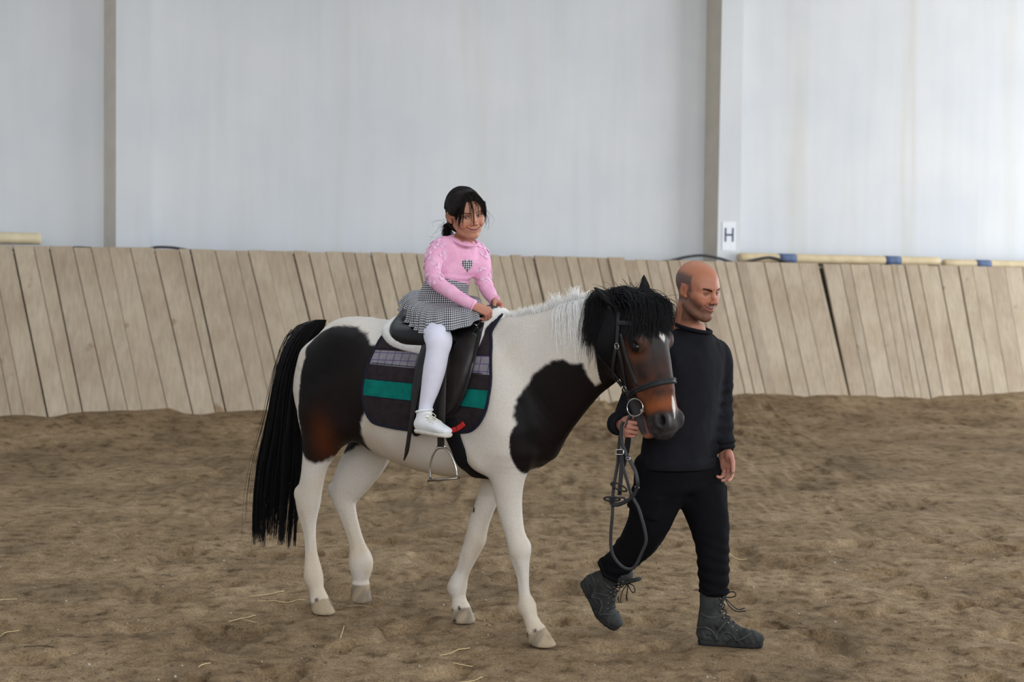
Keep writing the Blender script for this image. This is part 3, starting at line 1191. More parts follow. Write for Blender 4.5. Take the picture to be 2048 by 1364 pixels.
# ---- pinto coat: markings laid out on the flank (horse-local x and z)
PT_HIND = patch([(733, 668), (715, 654), (688, 650), (656, 657), (630, 676), (611, 712), (600, 760), (598, 800), (600, 850), (606, 895, 1), (622, 918, 1), (640, 926, 1), (655, 922, 1), (668, 912, 1), (690, 908, 1), (710, 908, 1), (726, 906, 1), (728, 880), (722, 850), (724, 838), (736, 815), (760, 800), (800, 780), (830, 750), (830, 690), (760, 692), (742, 690)])
PT_NECK = patch([(1105, 722), (1128, 718), (1145, 728), (1165, 726), (1175, 745), (1190, 772), (1203, 764), (1216, 750), (1222, 772), (1190, 805), (1150, 850), (1120, 890), (1100, 925), (1082, 945), (1066, 948), (1052, 946), (1040, 925), (1034, 905), (1044, 885), (1038, 858), (1030, 830), (1034, 800), (1048, 775), (1066, 748), (1085, 733)])
PT_HEAD = patch([(1170, 600), (1178, 640), (1184, 665), (1196, 690), (1210, 708), (1213, 735), (1222, 765), (1240, 800), (1290, 880), (1400, 900), (1400, 560), (1250, 560), (1180, 585)])
C_WHITE, C_BLACK, C_DKBR, C_BAY = lin((214, 206, 196)), lin((17, 14, 14)), lin((26, 19, 18)), lin((96, 46, 24))


def coat_colors(V, N):
    n = len(V)
    col = np.tile(C_WHITE, (n, 1))
    # cream shading of the winter coat, a property of the hair
    f1 = fnoise(V * (5, 5, 5), 3)
    col = mixc(col, lin((202, 186, 164)), 0.55 * sstep(0.5, 0.75, f1))
    low = sstep(0.62, 0.25, V[:, 2])
    col = mixc(col, lin((205, 188, 164)), 0.75 * low * sstep(0.38, 0.62, fnoise(V * (11, 11, 6) + 4, 2)))
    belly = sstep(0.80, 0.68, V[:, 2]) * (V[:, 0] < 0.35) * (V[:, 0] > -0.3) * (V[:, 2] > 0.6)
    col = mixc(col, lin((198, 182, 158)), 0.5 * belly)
    jag = (fnoise(V * 70, 2) - 0.5) * 0.012 + (fnoise(V * 14, 2) - 0.5) * 0.016
    xz = V[:, [0, 2]]
    near = V[:, 1] < 0.03
    w = 0.008

    def paint(col, d, c, mask):
        return mixc(col, c, sstep(w, -w, d + jag) * mask)

    headzone = ((V - H_O) @ H_F > -0.10) & (V[:, 2] > 0.80)
    dH = poly_dist(xz, PT_HIND)
    dN = poly_dist(xz, PT_NECK)
    dk = mixc(np.tile(C_BLACK, (n, 1)), C_DKBR, sstep(0.35, 0.7, fnoise(V * 4, 2)))
    hindc = dk.copy()
    # brown flush at the stifle and thigh
    st = np.exp(-(((V[:, 0] + 0.41) / 0.075) ** 2 + ((V[:, 2] - 0.84) / 0.11) ** 2))
    hindc = mixc(hindc, lin((84, 42, 22)), np.clip(0.95 * st, 0, 1))
    near_h = near & (V[:, 0] < 0.1) & (V[:, 2] > 0.62)
    col = paint(col, dH, hindc, near_h.astype(float))
    # rear of the quarters beyond the white stripe is dark again
    rear = sstep(-0.655, -0.675, V[:, 0] + jag * 0.6 - 0.10 * np.clip(V[:, 2] - 1.25, 0, 1)) * (V[:, 2] > 0.98)
    tip = sstep(0.012, -0.012, np.abs(V[:, 1]) - 0.055 + jag) * (V[:, 0] < -0.52) * (V[:, 2] > 1.0)
    col = mixc(col, dk, np.clip(rear * 0 + tip, 0, 1))
    col = paint(col, dN, dk, (near & (V[:, 0] > 0.3) & (V[:, 2] > 0.70)).astype(float))
    # off side: mirrored with a shift
    offm = (V[:, 1] >= 0.03)
    col = paint(col, poly_dist(xz + (0.06, -0.02), PT_HIND), dk, (offm & (V[:, 0] < 0.1) & (V[:, 2] > 0.66)).astype(float))
    col = paint(col, poly_dist(xz + (0.02, 0.02), PT_NECK), dk, (offm & (V[:, 0] > 0.3) & (V[:, 2] > 0.74)).astype(float))
    # chest front stays dark between the forelegs
    cf = np.exp(-((V[:, 0] - 0.66) / 0.05) ** 2 - ((V[:, 2] - 0.86) / 0.14) ** 2)
    col = mixc(col, dk, sstep(0.45, 0.55, cf + jag * 4) * (N[:, 0] > 0.35))
    cf2 = sstep(0.585, 0.610, V[:, 0] + jag) * sstep(0.745, 0.765, V[:, 2] + jag) * sstep(1.12, 1.08, V[:, 2]) * sstep(0.15, 0.35, N[:, 0]) * sstep(0.14, 0.12, np.abs(V[:, 1]))
    col = mixc(col, dk, cf2)
    # head and top of the neck
    dhd = poly_dist(xz, PT_HEAD)
    col = paint(col, np.where(V[:, 0] > 0.98, np.minimum(dhd, -0.02), dhd), dk, ((V[:, 0] > 0.80) & (V[:, 2] > 0.84)).astype(float))
    # head markings in the head frame
    q = V - H_O
    t, s, f = q @ H_AX / HT_, q @ H_S / HK, q @ H_FN / HK
    hz = (t > 0.0) & (t < 0.66) & (np.abs(s) < 0.14) & (f > -0.16) & (f < 0.13) & (V[:, 0] > 0.93)

    def put(c, g):
        nonlocal col
        col = mixc(col, c, np.clip(g, 0, 1) * hz)

    nz = fnoise(V * 30, 3)
    put(lin((62, 58, 57)), 0.75 * sstep(0.02, 0.06, f) * sstep(0.10, 0.17, t) * sstep(0.40, 0.30, t) * (0.6 + 0.6 * nz))     # greyish forehead
    put(lin((56, 40, 35)), 0.8 * sstep(0.22, 0.30, t) * sstep(0.52, 0.44, t) * (0.55 + 0.6 * nz))
    put(lin((100, 56, 34)), 0.55 * np.exp(-((t - 0.40) / 0.06) ** 2) * sstep(-0.05, 0.0, f) * sstep(0.25, 0.6, nz) * 1.2)
    put(lin((128, 70, 38)), 1.0 * np.exp(-((t - 0.465) / 0.035) ** 2) * sstep(-0.03, 0.02, f))
    put(lin((92, 54, 34)), 0.8 * np.exp(-((t - 0.25) / 0.024) ** 2 - ((f - 0.035) / 0.035) ** 2) * (np.abs(s) > 0.05))
    put(lin((92, 54, 34)), 0.55 * np.exp(-((t - 0.205) / 0.03) ** 2 - ((f - 0.075) / 0.018) ** 2) * (np.abs(s) > 0.05))
    put(lin((92, 54, 34)), 0.55 * np.exp(-((t - 0.21) / 0.04) ** 2 - ((f - 0.0) / 0.018) ** 2) * (np.abs(s) > 0.05))
    muz = sstep(0.485, 0.515, t + 0.10 * (np.abs(s) - 0.03) * (f < 0.07) - 0.15 * np.clip(0.02 - f, 0, 0.1) * 0 + (nz - 0.5) * 0.02)
    put(lin((48, 45, 46)), muz)
    put(lin((70, 66, 64)), 0.6 * muz * sstep(0.5, 0.7, fnoise(V * 70, 2)))
    jawm = (f < -0.036) & (t > 0.40)
    put(lin((60, 56, 58)), jawm * 1.0)
    put(lin((158, 104, 78)), 0.85 * sstep(0.555, 0.575, t) * (f < -0.034))
    put(lin((16, 13, 13)), sstep(0.016, 0.010, np.sqrt(((t - .532) * .62) ** 2 + ((f - .062) * 1.0) ** 2)) * (np.abs(s) > 0.03))
    put(lin((150, 96, 92)), sstep(-0.046, -0.040, f) * sstep(-0.020, -0.026, f) * sstep(0.47, 0.50, t) * (np.abs(s) < 0.040) * 0.7)
    # star and snip
    dst = np.abs(s + 0.004 - (t - 0.185) * 0.20) - 0.016 * np.clip(1 - np.abs(t - 0.185) / 0.032, 0, 1)
    put(lin((220, 214, 206)), sstep(0.003, -0.003, dst + (nz - 0.5) * 0.008) * (f > 0.05) * sstep(0.030, 0.024, np.abs(t - 0.185)))
    dsn = np.abs(s) - 0.0085 * np.clip(1 - np.abs(t - 0.485) / 0.055, 0, 1)
    put(lin((220, 214, 206)), sstep(0.003, -0.002, dsn + (nz - 0.5) * 0.006) * (f > 0.035) * sstep(0.050, 0.042, np.abs(t - 0.485)))
    # leg details
    sp = HL(951, 1019, 0.09)
    col = mixc(col, C_BLACK, sstep(0.016, 0.011, np.sqrt(((xz - sp[[0, 2]]) * (1.5, 1)) ** 2 @ np.ones(2)) + jag * 0.3) * (V[:, 1] > 0.02))
    for i, (a, b_) in enumerate(HOOFS):
        ax = unit(b_ - a)
        tt = (V - a) @ ax
        rr_ = np.linalg.norm(V - a - tt[:, None] * ax, axis=1)
        inn = (rr_ < 0.085) & (V[:, 2] < 0.2)
        band = fnoise(np.stack([tt * 22 + V[:, 0] * 30, rr_ * 5, V[:, 1] * 30], -1), 3)
        hc = mixc(np.tile(lin((168, 150, 124)), (n, 1)), lin((134, 122, 108)), sstep(0.35, 0.7, band))
        col = mixc(col, hc, sstep(0.002, 0.008, tt + (fnoise(V * 40, 2) - 0.5) * 0.012) * inn)
        ang = np.arctan2((V - a) @ HLF * 0 + V[:, 1] - a[1], V[:, 0] - a[0])
        for (a0, t0, r0) in ((-1.15, 0.000, 0.35), (-2.2, 0.004, 0.25), (-1.6, 0.055, .35)):
            dd = np.sqrt(((ang - a0) * 0.05) ** 2 + (tt - t0) ** 2)
            col = mixc(col, lin((34, 32, 36)), sstep(0.012, 0.007, dd + jag * 0.25) * inn * (0.9 if i != 3 else 0))
    return col


M_coat, nt, b = new_mat('horse_coat')
at = nd(nt, 'ShaderNodeAttribute', attribute_name='Col')
vv = coord(nt, (1, 1, 1))
c2 = ramp(nt, noise(nt, vv, 140.0, 3, 0.6), [(0.3, lin((240, 239, 238))), (0.7, (1, 1, 1))])
nt.links.new(mixrgb(nt, 1.0, at.outputs['Color'], c2, 'MULTIPLY'), b.inputs['Base Color'])
b.inputs['Roughness'].default_value = 0.55
b.inputs['Specular IOR Level'].default_value = 0.12
bump(nt, b, noise(nt, coord(nt, (1, 1, 0.35)), 190.0, 3), 0.18, 0.003)
horse = empty('horse', HW((0, 0, 0)), 'dark brown and white pinto horse walking under saddle with a long black tail', 'horse')
mesh_obj('body', HW(HV), HQ, M_coat, horse, colors=coat_colors(HV, HN))
# eyes
M_heye = plain('horse_eye', (14, 10, 10), 0.2, 0.2, 40.0, spec=0.35)


def sphere(c, r, nu=20, nv=12, rot=None):
    r = np.broadcast_to(np.asarray(r, float), (3,))
    R = np.eye(3) if rot is None else np.asarray(rot)
    v, f = [], []
    for i in range(nv + 1):
        th = math.pi * i / nv
        for j in range(nu):
            ph = 2 * math.pi * j / nu
            q = np.array([math.sin(th) * math.cos(ph), math.sin(th) * math.sin(ph), math.cos(th)]) * r
            v.append(np.asarray(c) + q @ R)
    for i in range(nv):
        for j in range(nu):
            f.append((i * nu + j, (i + 1) * nu + j, (i + 1) * nu + (j + 1) % nu, i * nu + (j + 1) % nu))
    return np.array(v), f


for sg in (-1, 1):
    v, f = sphere(HD(.212, sg * .0835, .045), (.0205, .0225, .0190), rot=np.stack([H_S, H_AX, H_FN]))
    mesh_obj('eye', HW(v), f, M_heye, horse)

# ---- tail, mane and forelock


def outside(L, gap=0.004):
    """push hair points out of the coat (horse-local)"""
    L = np.asarray(L, float)
    sh = L.shape
    P_ = L.reshape(-1, 3).copy()
    for i in range(len(P_)):
        h = BV_H.find_nearest(Vector(P_[i]), 0.08)
        if h[0] is None:
            continue
        d = (P_[i] - np.array(h[0])) @ np.array(h[1])
        if d < gap:
            P_[i] = np.array(h[0]) + np.array(h[1]) * gap
    return P_.reshape(sh)


M_blackhair = plain('black_horse_hair', (20, 19, 21), 0.5, 0.25, 90.0, spec=0.15)
M_whitehair = plain('white_mane_hair', (248, 246, 243), 0.6, 0.03, 60.0)
rt = np.random.default_rng(21)
tl_px = [(632, 640), (600, 652), (575, 682), (557, 730), (545, 790), (534, 850), (518, 910), (507, 975), (502, 1040), (502, 1100)]
tr_px = [(652, 640), (644, 664), (624, 706), (608, 765), (603, 830), (602, 880), (601, 930), (596, 990), (591, 1050), (586, 1108)]
TLc = catmull([HL(a, b_, 0) for a, b_ in tl_px], 2)
TRc = catmull([HL(a, b_, 0) for a, b_ in tr_px], 2)
nT, mT = 1900, len(TLc)
u = rt.random(nT)
dep = rt.normal(0, 1, nT)
lines = []
sc_ = np.linspace(0, 1, mT)
for i in range(nT):
    ui = u[i]
    lock = math.floor(ui * 17 + 0.5 * vnoise(np.array([ui * 60, 2.0, 1.0]))) / 17 + 0.03
    uu = ui * (1 - 0.88 * sc_ ** 1.4) + lock * 0.88 * sc_ ** 1.4       # hairs gather into locks towards the tips
    c = TLc * (1 - uu)[:, None] + TRc * uu[:, None]
    wd = 0.020 + 0.055 * np.sin(np.clip(sc_ * 1.25, 0, 1) * math.pi * 0.62)
    prof = math.sqrt(max(1 - (2 * ui - 1) ** 2, 0.05))
    c[:, 1] += (np.clip(dep[i], -1.6, 1.6) * 0.5 * (1 - 0.6 * sc_) + sc_ * (vnoise(np.array([lock * 53, 4.0, 2.0])) - 0.5) * 1.2) * wd * prof
    ph = rt.uniform(0, 6.28)
    c[:, 0] += 0.005 * sc_ * np.sin(sc_ * 9 + ph) + 0.014 * sc_ ** 2 * np.sin(sc_ * 7 + lock * 40)
    lf = 1 - 0.08 * vnoise(np.array([lock * 31, 0.3, 0.7])) - 0.28 * rt.random() ** 1.8
    q = np.linspace(0, lf, 12) * (mT - 1)
    j = np.clip(q.astype(int), 0, mT - 2)
    fr = (q - j)[:, None]
    lines.append(c[j] * (1 - fr) + c[j + 1] * fr)
for k_ in range(7):                                             # flyaway hairs
    uo = rt.uniform(-0.25, 0.15)
    a = TLc * (1 - uo) + TRc * uo
    ph, fq = rt.uniform(0, 6.28), rt.uniform(3, 6)
    a[:, 0] -= sc_ * (rt.uniform(0.0, 0.03) + 0.012 * np.sin(sc_ * fq + ph))
    a[:, 1] += rt.normal(0, 0.03) * sc_
    i0, i1 = rt.uniform(0, 3), rt.uniform(mT * 0.75, mT - 1)
    lines.append(np.stack([np.interp(np.linspace(i0, i1, 12), np.arange(mT), a[:, q]) for q in range(3)], -1))
lines = np.array(lines)
lines[:, :6] = outside(lines[:, :6], 0.003)
strands('tail', HW(lines), rt.uniform(0.0011, 0.0026, len(lines)), 0.0006, M_blackhair, horse, 3)

# crest of the neck: top of the coat along y
crest = []
for x in np.linspace(0.36, 1.10, 60):
    yc = np.interp(x, [0.3, 0.6, 0.77, 0.95, 1.08], [0, 0, -0.01, -0.03, -0.05])
    h = BV_H.ray_cast(Vector((x, yc, 2.0)), Vector((0, 0, -1)))
    crest.append(np.array(h[0]) if h[0] is not None else (x, yc, 1.5))
crest = np.array(crest)


def on_crest(x):
    return np.array([x, np.interp(x, crest[:, 0], crest[:, 1]), np.interp(x, crest[:, 0], crest[:, 2])])


# roached white mane: short upright tufts
lines = []
for i in range(1500):
    x = 0.44 + 0.46 * rt.random()
    r0 = on_crest(x) + (0, rt.normal(0, 0.012), -0.004)
    env = 0.5 + 0.9 * max(0, vnoise(np.array([x * 22, 1.0, 0.5])) - 0.25)
    L_ = (0.026 + 0.052 * rt.random() ** 1.4) * env * (0.6 + 0.6 * sstep(0.42, 0.55, x)) * (0.55 + 0.45 * sstep(0.92, 0.8, x))
    d = unit((rt.normal(-0.12, 0.28), rt.normal(-0.05, 0.35), 1.0))
    s1 = r0 + d * L_ * 0.5
    s2 = r0 + d * L_ + np.array([rt.normal(0, 0.006), rt.normal(0, 0.006), -0.002])
    lines.append([r0, s1, s2])
strands('mane', HW(np.array(lines)), 0.0011, 0.0004, M_whitehair, horse, 3)


def hang(root, end, bulge, m=11, wig=0.006):
    """hair from root, rising then falling to end"""
    root, end, bulge = map(np.asarray, (root, end, bulge))
    t = np.linspace(0, 1, m)[:, None]
    c = (1 - t) ** 2 * root + 2 * (1 - t) * t * bulge + t ** 2 * end
    ph = rt.uniform(0, 6.28, 3)
    return c + wig * t * np.sin(t * rt.uniform(3, 7) + ph)


# a few long white hairs lying down the near side of the neck
lines = []
for i in range(130):
    lock = rt.integers(0, 5)
    px0 = (1122, 1134, 1147, 1157, 1166)[lock] + rt.normal(0, 4.5)
    x = HL(px0 + 6, 612, 0)[0]
    r0 = on_crest(x) + (0, -0.01, 0.0)
    ln = rt.uniform(0.25, 1.0)
    pe = HL(px0 + rt.normal(-6, 4), 615 + (110 if lock in (1, 3) else 85) * ln + (30 if rt.random() < 0.06 else 0), -0.12)
    lines.append(hang(r0, pe, (r0 + pe) / 2 + np.array([0, -0.05, 0.05]), 9, 0.003))
strands('mane', HW(outside(lines, 0.003)), 0.0011, 0.0005, M_whitehair, horse, 3)

# black mane behind the ears, falling on the near side
lines = []
for i in range(1500):
    x = 0.945 + 0.165 * rt.random() ** 0.8
    r0 = on_crest(x) + (0, rt.normal(0, 0.018), -0.002)
    fx = (x - 0.945) / 0.165
    px_e = 1166 + 66 * fx + rt.normal(0, 7)
    py_e = 650 + 40 * rt.random() + (45 * rt.random() if rt.random() < 0.18 else 0) + 20 * fx
    pe = HL(px_e, py_e, -0.13)
    hi = 0.020 + 0.045 * rt.random()
    lines.append(hang(r0, pe, r0 * 0.55 + pe * 0.45 + np.array([-0.01, -0.055 * rt.random(), 0.10 + hi])))
strands('mane', HW(outside(lines, 0.003)), rt.uniform(0.0009, 0.0020, len(lines)), 0.0005, M_blackhair, horse, 3)
# forelock
lines = []
for i in range(2600):
    s_ = rt.uniform(-1, 1)
    r0 = HD(-0.005 + rt.normal(0, 0.02), s_ * 0.062, -0.010 + rt.normal(0, 0.022))
    sp = s_ * 0.095 + rt.normal(0, 0.020)
    te = 0.130 + 0.05 * rt.random() ** 1.5 + 0.04 * max(0, -s_) * rt.random() ** 2 - 0.020 * max(0, s_)
    te += 0.018 * math.sin(s_ * 17)
    pe = HD(te, sp, 0.095 + rt.normal(0, 0.012) - 0.045 * abs(s_))
    bul = HD(0.015 + rt.normal(0, 0.012), (s_ * 0.062 + sp) * 0.62, 0.155 + rt.normal(0, 0.022) - 0.02 * abs(s_))
    lines.append(hang(r0, pe, bul))
for i in range(420):                                             # mane between the ears swept over the poll
    s_ = rt.uniform(-1, 1)
    r0 = HD(0.0 + rt.normal(0, 0.02), s_ * 0.05, -0.06 + rt.normal(0, 0.02))
    pe = HD(-0.01 + rt.normal(0.05, 0.03), s_ * 0.10 + rt.normal(0, 0.02), 0.03 + rt.normal(0, 0.03))
    lines.append(hang(r0, pe, (r0 + pe) / 2 + ZU * (0.05 + 0.03 * rt.random())))
for i in range(60):                                              # loose wisps above the poll
    r0 = HD(rt.normal(0, 0.015), rt.uniform(-0.06, 0.06), rt.uniform(-0.09, 0.03))
    pe = r0 + np.array([rt.normal(0, 0.04), rt.normal(0, 0.03), 0.05 + 0.05 * rt.random()])
    lines.append(hang(r0, pe, (r0 + pe) / 2 + np.array([0.02, 0, 0.02])))
strands('forelock', HW(outside(lines, 0.003)), rt.uniform(0.0008, 0.0019, len(lines)), 0.0005, M_blackhair, horse, 3)
# whiskers under the chin
lines = []
for i in range(36):
    r0 = HD(rt.uniform(.47, .55), rt.normal(0, .02), -.112)
    pe = r0 + H_AX * rt.uniform(0.02, 0.06) - H_FN * rt.uniform(0.02, 0.05) + rt.normal(0, .008, 3)
    lines.append(hang(r0, pe, (r0 + pe) / 2 - H_FN * 0.01, 6, 0.002))
strands('chin_hair', HW(np.array(lines)), 0.0006, 0.0003, plain('grey_chin_hair', (120, 112, 104), 0.6), horse, 3)
# ================================================================== tack
M_leather = plain('black_saddle_leather', (20, 20, 22), 0.36, 0.25, 30.0, spec=0.35, bstr=0.12, bscale=160.0, bdist=0.002)
M_leather2 = plain('worn_dark_leather', (34, 28, 27), 0.42, 0.35, 14.0, spec=0.32, bstr=0.15, bscale=120.0, bdist=0.002)
M_strap = plain('dark_bridle_leather', (36, 35, 38), 0.48, 0.2, 40.0, spec=0.3, bstr=0.1)
M_steel = plain('polished_steel', (186, 184, 180), 0.22, 0.12, 30.0, metal=1.0)
M_steel2 = plain('worn_steel', (150, 140, 130), 0.35, 0.2, 40.0, metal=1.0)
M_fleece = plain('white_fleece', (226, 223, 218), 0.95, 0.06, 60.0, bstr=0.6, bscale=170.0, bdist=0.008)
M_navy = plain('navy_binding', (32, 33, 48), 0.85, 0.15, 60.0, spec=0.12, bstr=0.2)
M_cbrown = plain('dark_brown_quilt', (50, 43, 46), 0.95, 0.16, 25.0, spec=0.1, bstr=0.35, bscale=60.0, bdist=0.004)
M_teal = plain('teal_quilt', (14, 116, 106), 0.85, 0.12, 25.0, spec=0.15, bstr=0.35, bscale=50.0, bdist=0.004)
M_red = plain('red_webbing', (196, 34, 34), 0.7, 0.1, 60.0)
M_black_cloth = plain('black_webbing', (22, 21, 24), 0.85, 0.2, 60.0, spec=0.12, bstr=0.2)
def stripes(nt, out, freq, width, phase=0.0):
    a = nd(nt, 'ShaderNodeMath', operation='MULTIPLY_ADD')
    a.inputs[1].default_value = freq
    a.inputs[2].default_value = phase
    nt.links.new(out, a.inputs[0])
    f = nd(nt, 'ShaderNodeMath', operation='FRACT')
    nt.links.new(a.outputs[0], f.inputs[0])
    g = nd(nt, 'ShaderNodeMath', operation='LESS_THAN')
    g.inputs[1].default_value = width
    nt.links.new(f.outputs[0], g.inputs[0])
    return g.outputs[0]


ZC = 1.05


def drape(x, th, off=0.0, far=0.9):
    """point on the coat: radial ray from the trunk axis; th 90 deg = spine, 0 = near flank, 180 = off flank"""
    d = np.array([0, -math.cos(th), math.sin(th)])
    o = np.array([x, 0, ZC])
    h = BV_H.ray_cast(Vector(o + d * far), Vector(-d))
    p = np.array(h[0]) if h[0] is not None else o + d * 0.3
    return p + d * off


def xth(px, py, miss_y=-0.2):
    h = pix_on_horse(px, py)
    if h is None:
        h = HL(px, py, miss_y)
    return h[0], math.atan2(h[2] - ZC, -h[1])


KTH = 0.30


def drape_patch(poly, cell, off, thick, puff=None, top=None):
    """slab laid over the back; poly in (x, th*KTH); off may be a function of (x, a, edge distance)"""
    poly = np.asarray(poly, float)
    lo, hi = poly.min(0) - cell, poly.max(0) + cell
    nx, na = int((hi[0] - lo[0]) / cell) + 2, int((hi[1] - lo[1]) / cell) + 2
    gx, ga = np.meshgrid(lo[0] + cell * np.arange(nx), lo[1] + cell * np.arange(na), indexing='ij')
    pts = np.stack([gx, ga], -1).reshape(-1, 2)
    ins = in_poly(pts, poly)
    I = ins.reshape(nx, na)
    keepc = I[:-1, :-1] | I[1:, :-1] | I[1:, 1:] | I[:-1, 1:]
    # snap outside corners to the outline
    P2 = pts.copy()
    out = np.where(~ins)[0]
    best = np.full(len(out), 1e9)
    snap = P2[out].copy()
    for i in range(len(poly)):
        a, b_ = poly[i - 1], poly[i]
        e = b_ - a
        t = np.clip(((P2[out] - a) @ e) / max(e @ e, 1e-12), 0, 1)
        c = a + t[:, None] * e
        dd = np.linalg.norm(P2[out] - c, axis=1)
        m_ = dd < best
        best[m_] = dd[m_]
        snap[m_] = c[m_]
    P2[out] = snap
    idx = np.arange(nx * na).reshape(nx, na)
    q = np.stack([idx[:-1, :-1], idx[1:, :-1], idx[1:, 1:], idx[:-1, 1:]], -1)[keepc]
    used = np.unique(q)
    mp = np.full(nx * na, -1)
    mp[used] = np.arange(len(used))
    q = mp[q]
    D2 = P2[used]
    ed = -np.minimum(poly_dist(D2, poly), 0)
    top_v, bot_v = [], []
    for (x, a), e in zip(D2, ed):
        o_ = off(x, a, e) if callable(off) else off
        th_ = thick(x, a, e) if callable(thick) else thick
        p = drape(x, a / KTH, 0.0)
        d = np.array([0, -math.cos(a / KTH), math.sin(a / KTH)])
        top_v.append(p + d * (o_ + th_))
        bot_v.append(p + d * o_)
    n = len(used)
    f = [tuple(r) for r in q] + [tuple(r[::-1] + n) for r in q]
    from collections import Counter
    cnt = Counter()
    for r in q:
        for k_ in range(4):
            cnt[(r[k_], r[(k_ + 1) % 4])] += 1
    for (a, b_) in list(cnt):
        if (b_, a) not in cnt:
            f.append((b_, a, a + n, b_ + n))
    return np.vstack([top_v, bot_v]), f, D2, q


def mirror_poly(near):
    """near outline from front top down, back and up to rear top -> closed outline over the spine"""
    near = [tuple(p) for p in near]
    c = math.pi / 2 * KTH
    far = [(x, 2 * c - a) for x, a in near[::-1]]
    return near + far


def px_poly(pix, miss_y=-0.2):
    return [(x, t * KTH) for x, t in (xth(a, b_, miss_y) for a, b_ in pix)]


# ---- striped saddle cloth
cloth_px = [(983, 668), (984, 697), (984, 756), (979, 797), (970, 829), (952, 853), (929, 861), (876, 861), (817, 857), (762, 847), (744, 838), (732, 815), (728, 785), (732, 756), (741, 727), (753, 700)]
cp_ = px_poly(cloth_px)
xf, xr = cp_[0][0], cp_[-1][0]
top_a = math.pi / 2 * KTH
near_out = [(xf - 0.005, top_a), (xf, top_a - 0.06)] + cp_ + [(xr + 0.01, top_a - 0.10), (xr + 0.035, top_a)]
near_out = [tuple(p) for p in catmull(near_out, 3)]
cloth_poly = mirror_poly(near_out)
cloth = empty('saddle_cloth', HW((0.2, 0, 1.38)), 'striped saddle cloth with teal and grey bands under the saddle', 'saddle cloth')
V, f, D2, q = drape_patch(cloth_poly, 0.011, 0.004, 0.009)
# bands measured on the near flank, as heights along x
bands = []
for (l, r_) in (((753, 699), (975, 712)), ((741, 727), (975, 749)), ((732, 757), (972, 780)), ((729, 790), (968, 817))):
    a, b_ = pix_on_horse(*l), pix_on_horse(*r_)
    bands.append((a[0], a[2], b_[0], b_[2]))
hz_ = [z0 + (z1 - z0) * (V[:, 0] - x0) / (x1 - x0) for (x0, z0, x1, z1) in bands]
bv = np.where(V[:, 2] > hz_[1], (hz_[0] - V[:, 2]) / (hz_[0] - hz_[1]), np.where(V[:, 2] > hz_[2], 1 + (hz_[1] - V[:, 2]) / (hz_[1] - hz_[2]), 2 + (hz_[2] - V[:, 2]) / (hz_[2] - hz_[3])))
M_quilt, nt, b = new_mat('striped_quilt')
at = nd(nt, 'ShaderNodeAttribute', attribute_name='Pat')
sp_ = nd(nt, 'ShaderNodeSeparateXYZ')
nt.links.new(at.outputs['Vector'], sp_.inputs[0])
rp = nd(nt, 'ShaderNodeValToRGB')
rp.color_ramp.interpolation = 'CONSTANT'
el = rp.color_ramp.elements
for i_, (p_, c_) in enumerate(((0.0, (50, 43, 46)), (0.2, (138, 133, 142)), (0.4, (50, 43, 46)), (0.6, (14, 116, 106)), (0.8, (50, 43, 46)))):
    e_ = el[i_] if i_ < 2 else el.new(p_)
    e_.position = p_
    e_.color = tuple(lin(c_)) + (1.0,)
ma_ = nd(nt, 'ShaderNodeMath', operation='MULTIPLY_ADD')
ma_.inputs[1].default_value = 0.2
ma_.inputs[2].default_value = 0.2
nt.links.new(sp_.outputs[0], ma_.inputs[0])
nt.links.new(ma_.outputs[0], rp.inputs[0])
in_plaid = nd(nt, 'ShaderNodeMath', operation='COMPARE')
in_plaid.inputs[1].default_value = 0.3
in_plaid.inputs[2].default_value = 0.1
nt.links.new(ma_.outputs[0], in_plaid.inputs[0])
ln_ = nd(nt, 'ShaderNodeMath', operation='MULTIPLY')
nt.links.new(stripes(nt, sp_.outputs[1], 24.0, 0.10), ln_.inputs[0])
nt.links.new(in_plaid.outputs[0], ln_.inputs[1])
ln2 = nd(nt, 'ShaderNodeMath', operation='MULTIPLY')
nt.links.new(stripes(nt, sp_.outputs[2], 31.0, 0.12, 0.2), ln2.inputs[0])
nt.links.new(in_plaid.outputs[0], ln2.inputs[1])
cq = mixrgb(nt, ln_.outputs[0], rp.outputs[0], lin((92, 88, 98)))
cq = mixrgb(nt, ln2.outputs[0], cq, lin((100, 84, 124)))
vq = coord(nt)
cq = mixrgb(nt, 1.0, cq, ramp(nt, noise(nt, vq, 22.0, 4), [(0.3, lin((214, 212, 210))), (0.7, (1, 1, 1))]), 'MULTIPLY')
nt.links.new(cq, b.inputs['Base Color'])
b.inputs['Roughness'].default_value = 0.95
b.inputs['Specular IOR Level'].default_value = 0.1
bump(nt, b, noise(nt, vq, 55.0, 4), 0.35, 0.004)
qo = mesh_obj('quilted_cloth', HW(V), f, M_quilt, cloth, True)
pa_ = qo.data.attributes.new('Pat', 'FLOAT_VECTOR', 'POINT')
pa_.data.foreach_set('vector', np.stack([bv, V[:, 0] + 3, V[:, 2]], -1).astype(np.float32).ravel())
m = MB()
edge = np.array([drape(x, a / KTH, 0.011) for x, a in cloth_poly])
m.tube(HW(edge), 0.007, 8, closed=True)
m.build('binding', M_navy, cloth)
# stitched seams between bands
m = MB()
for (x0, z0, x1, z1) in bands:
    line = []
    for t in np.linspace(0.03, 0.97, 24):
        x, z = x0 + (x1 - x0) * t, z0 + (z1 - z0) * t
        h = BV_H.ray_cast(Vector((x, -0.8, z)), Vector((0, 1, 0)))
        line.append(np.array(h[0]) + np.array(h[1]) * 0.0145)
    m.tube(HW(np.array(line)), 0.0016, 5)
m.build('seam', M_navy, cloth)
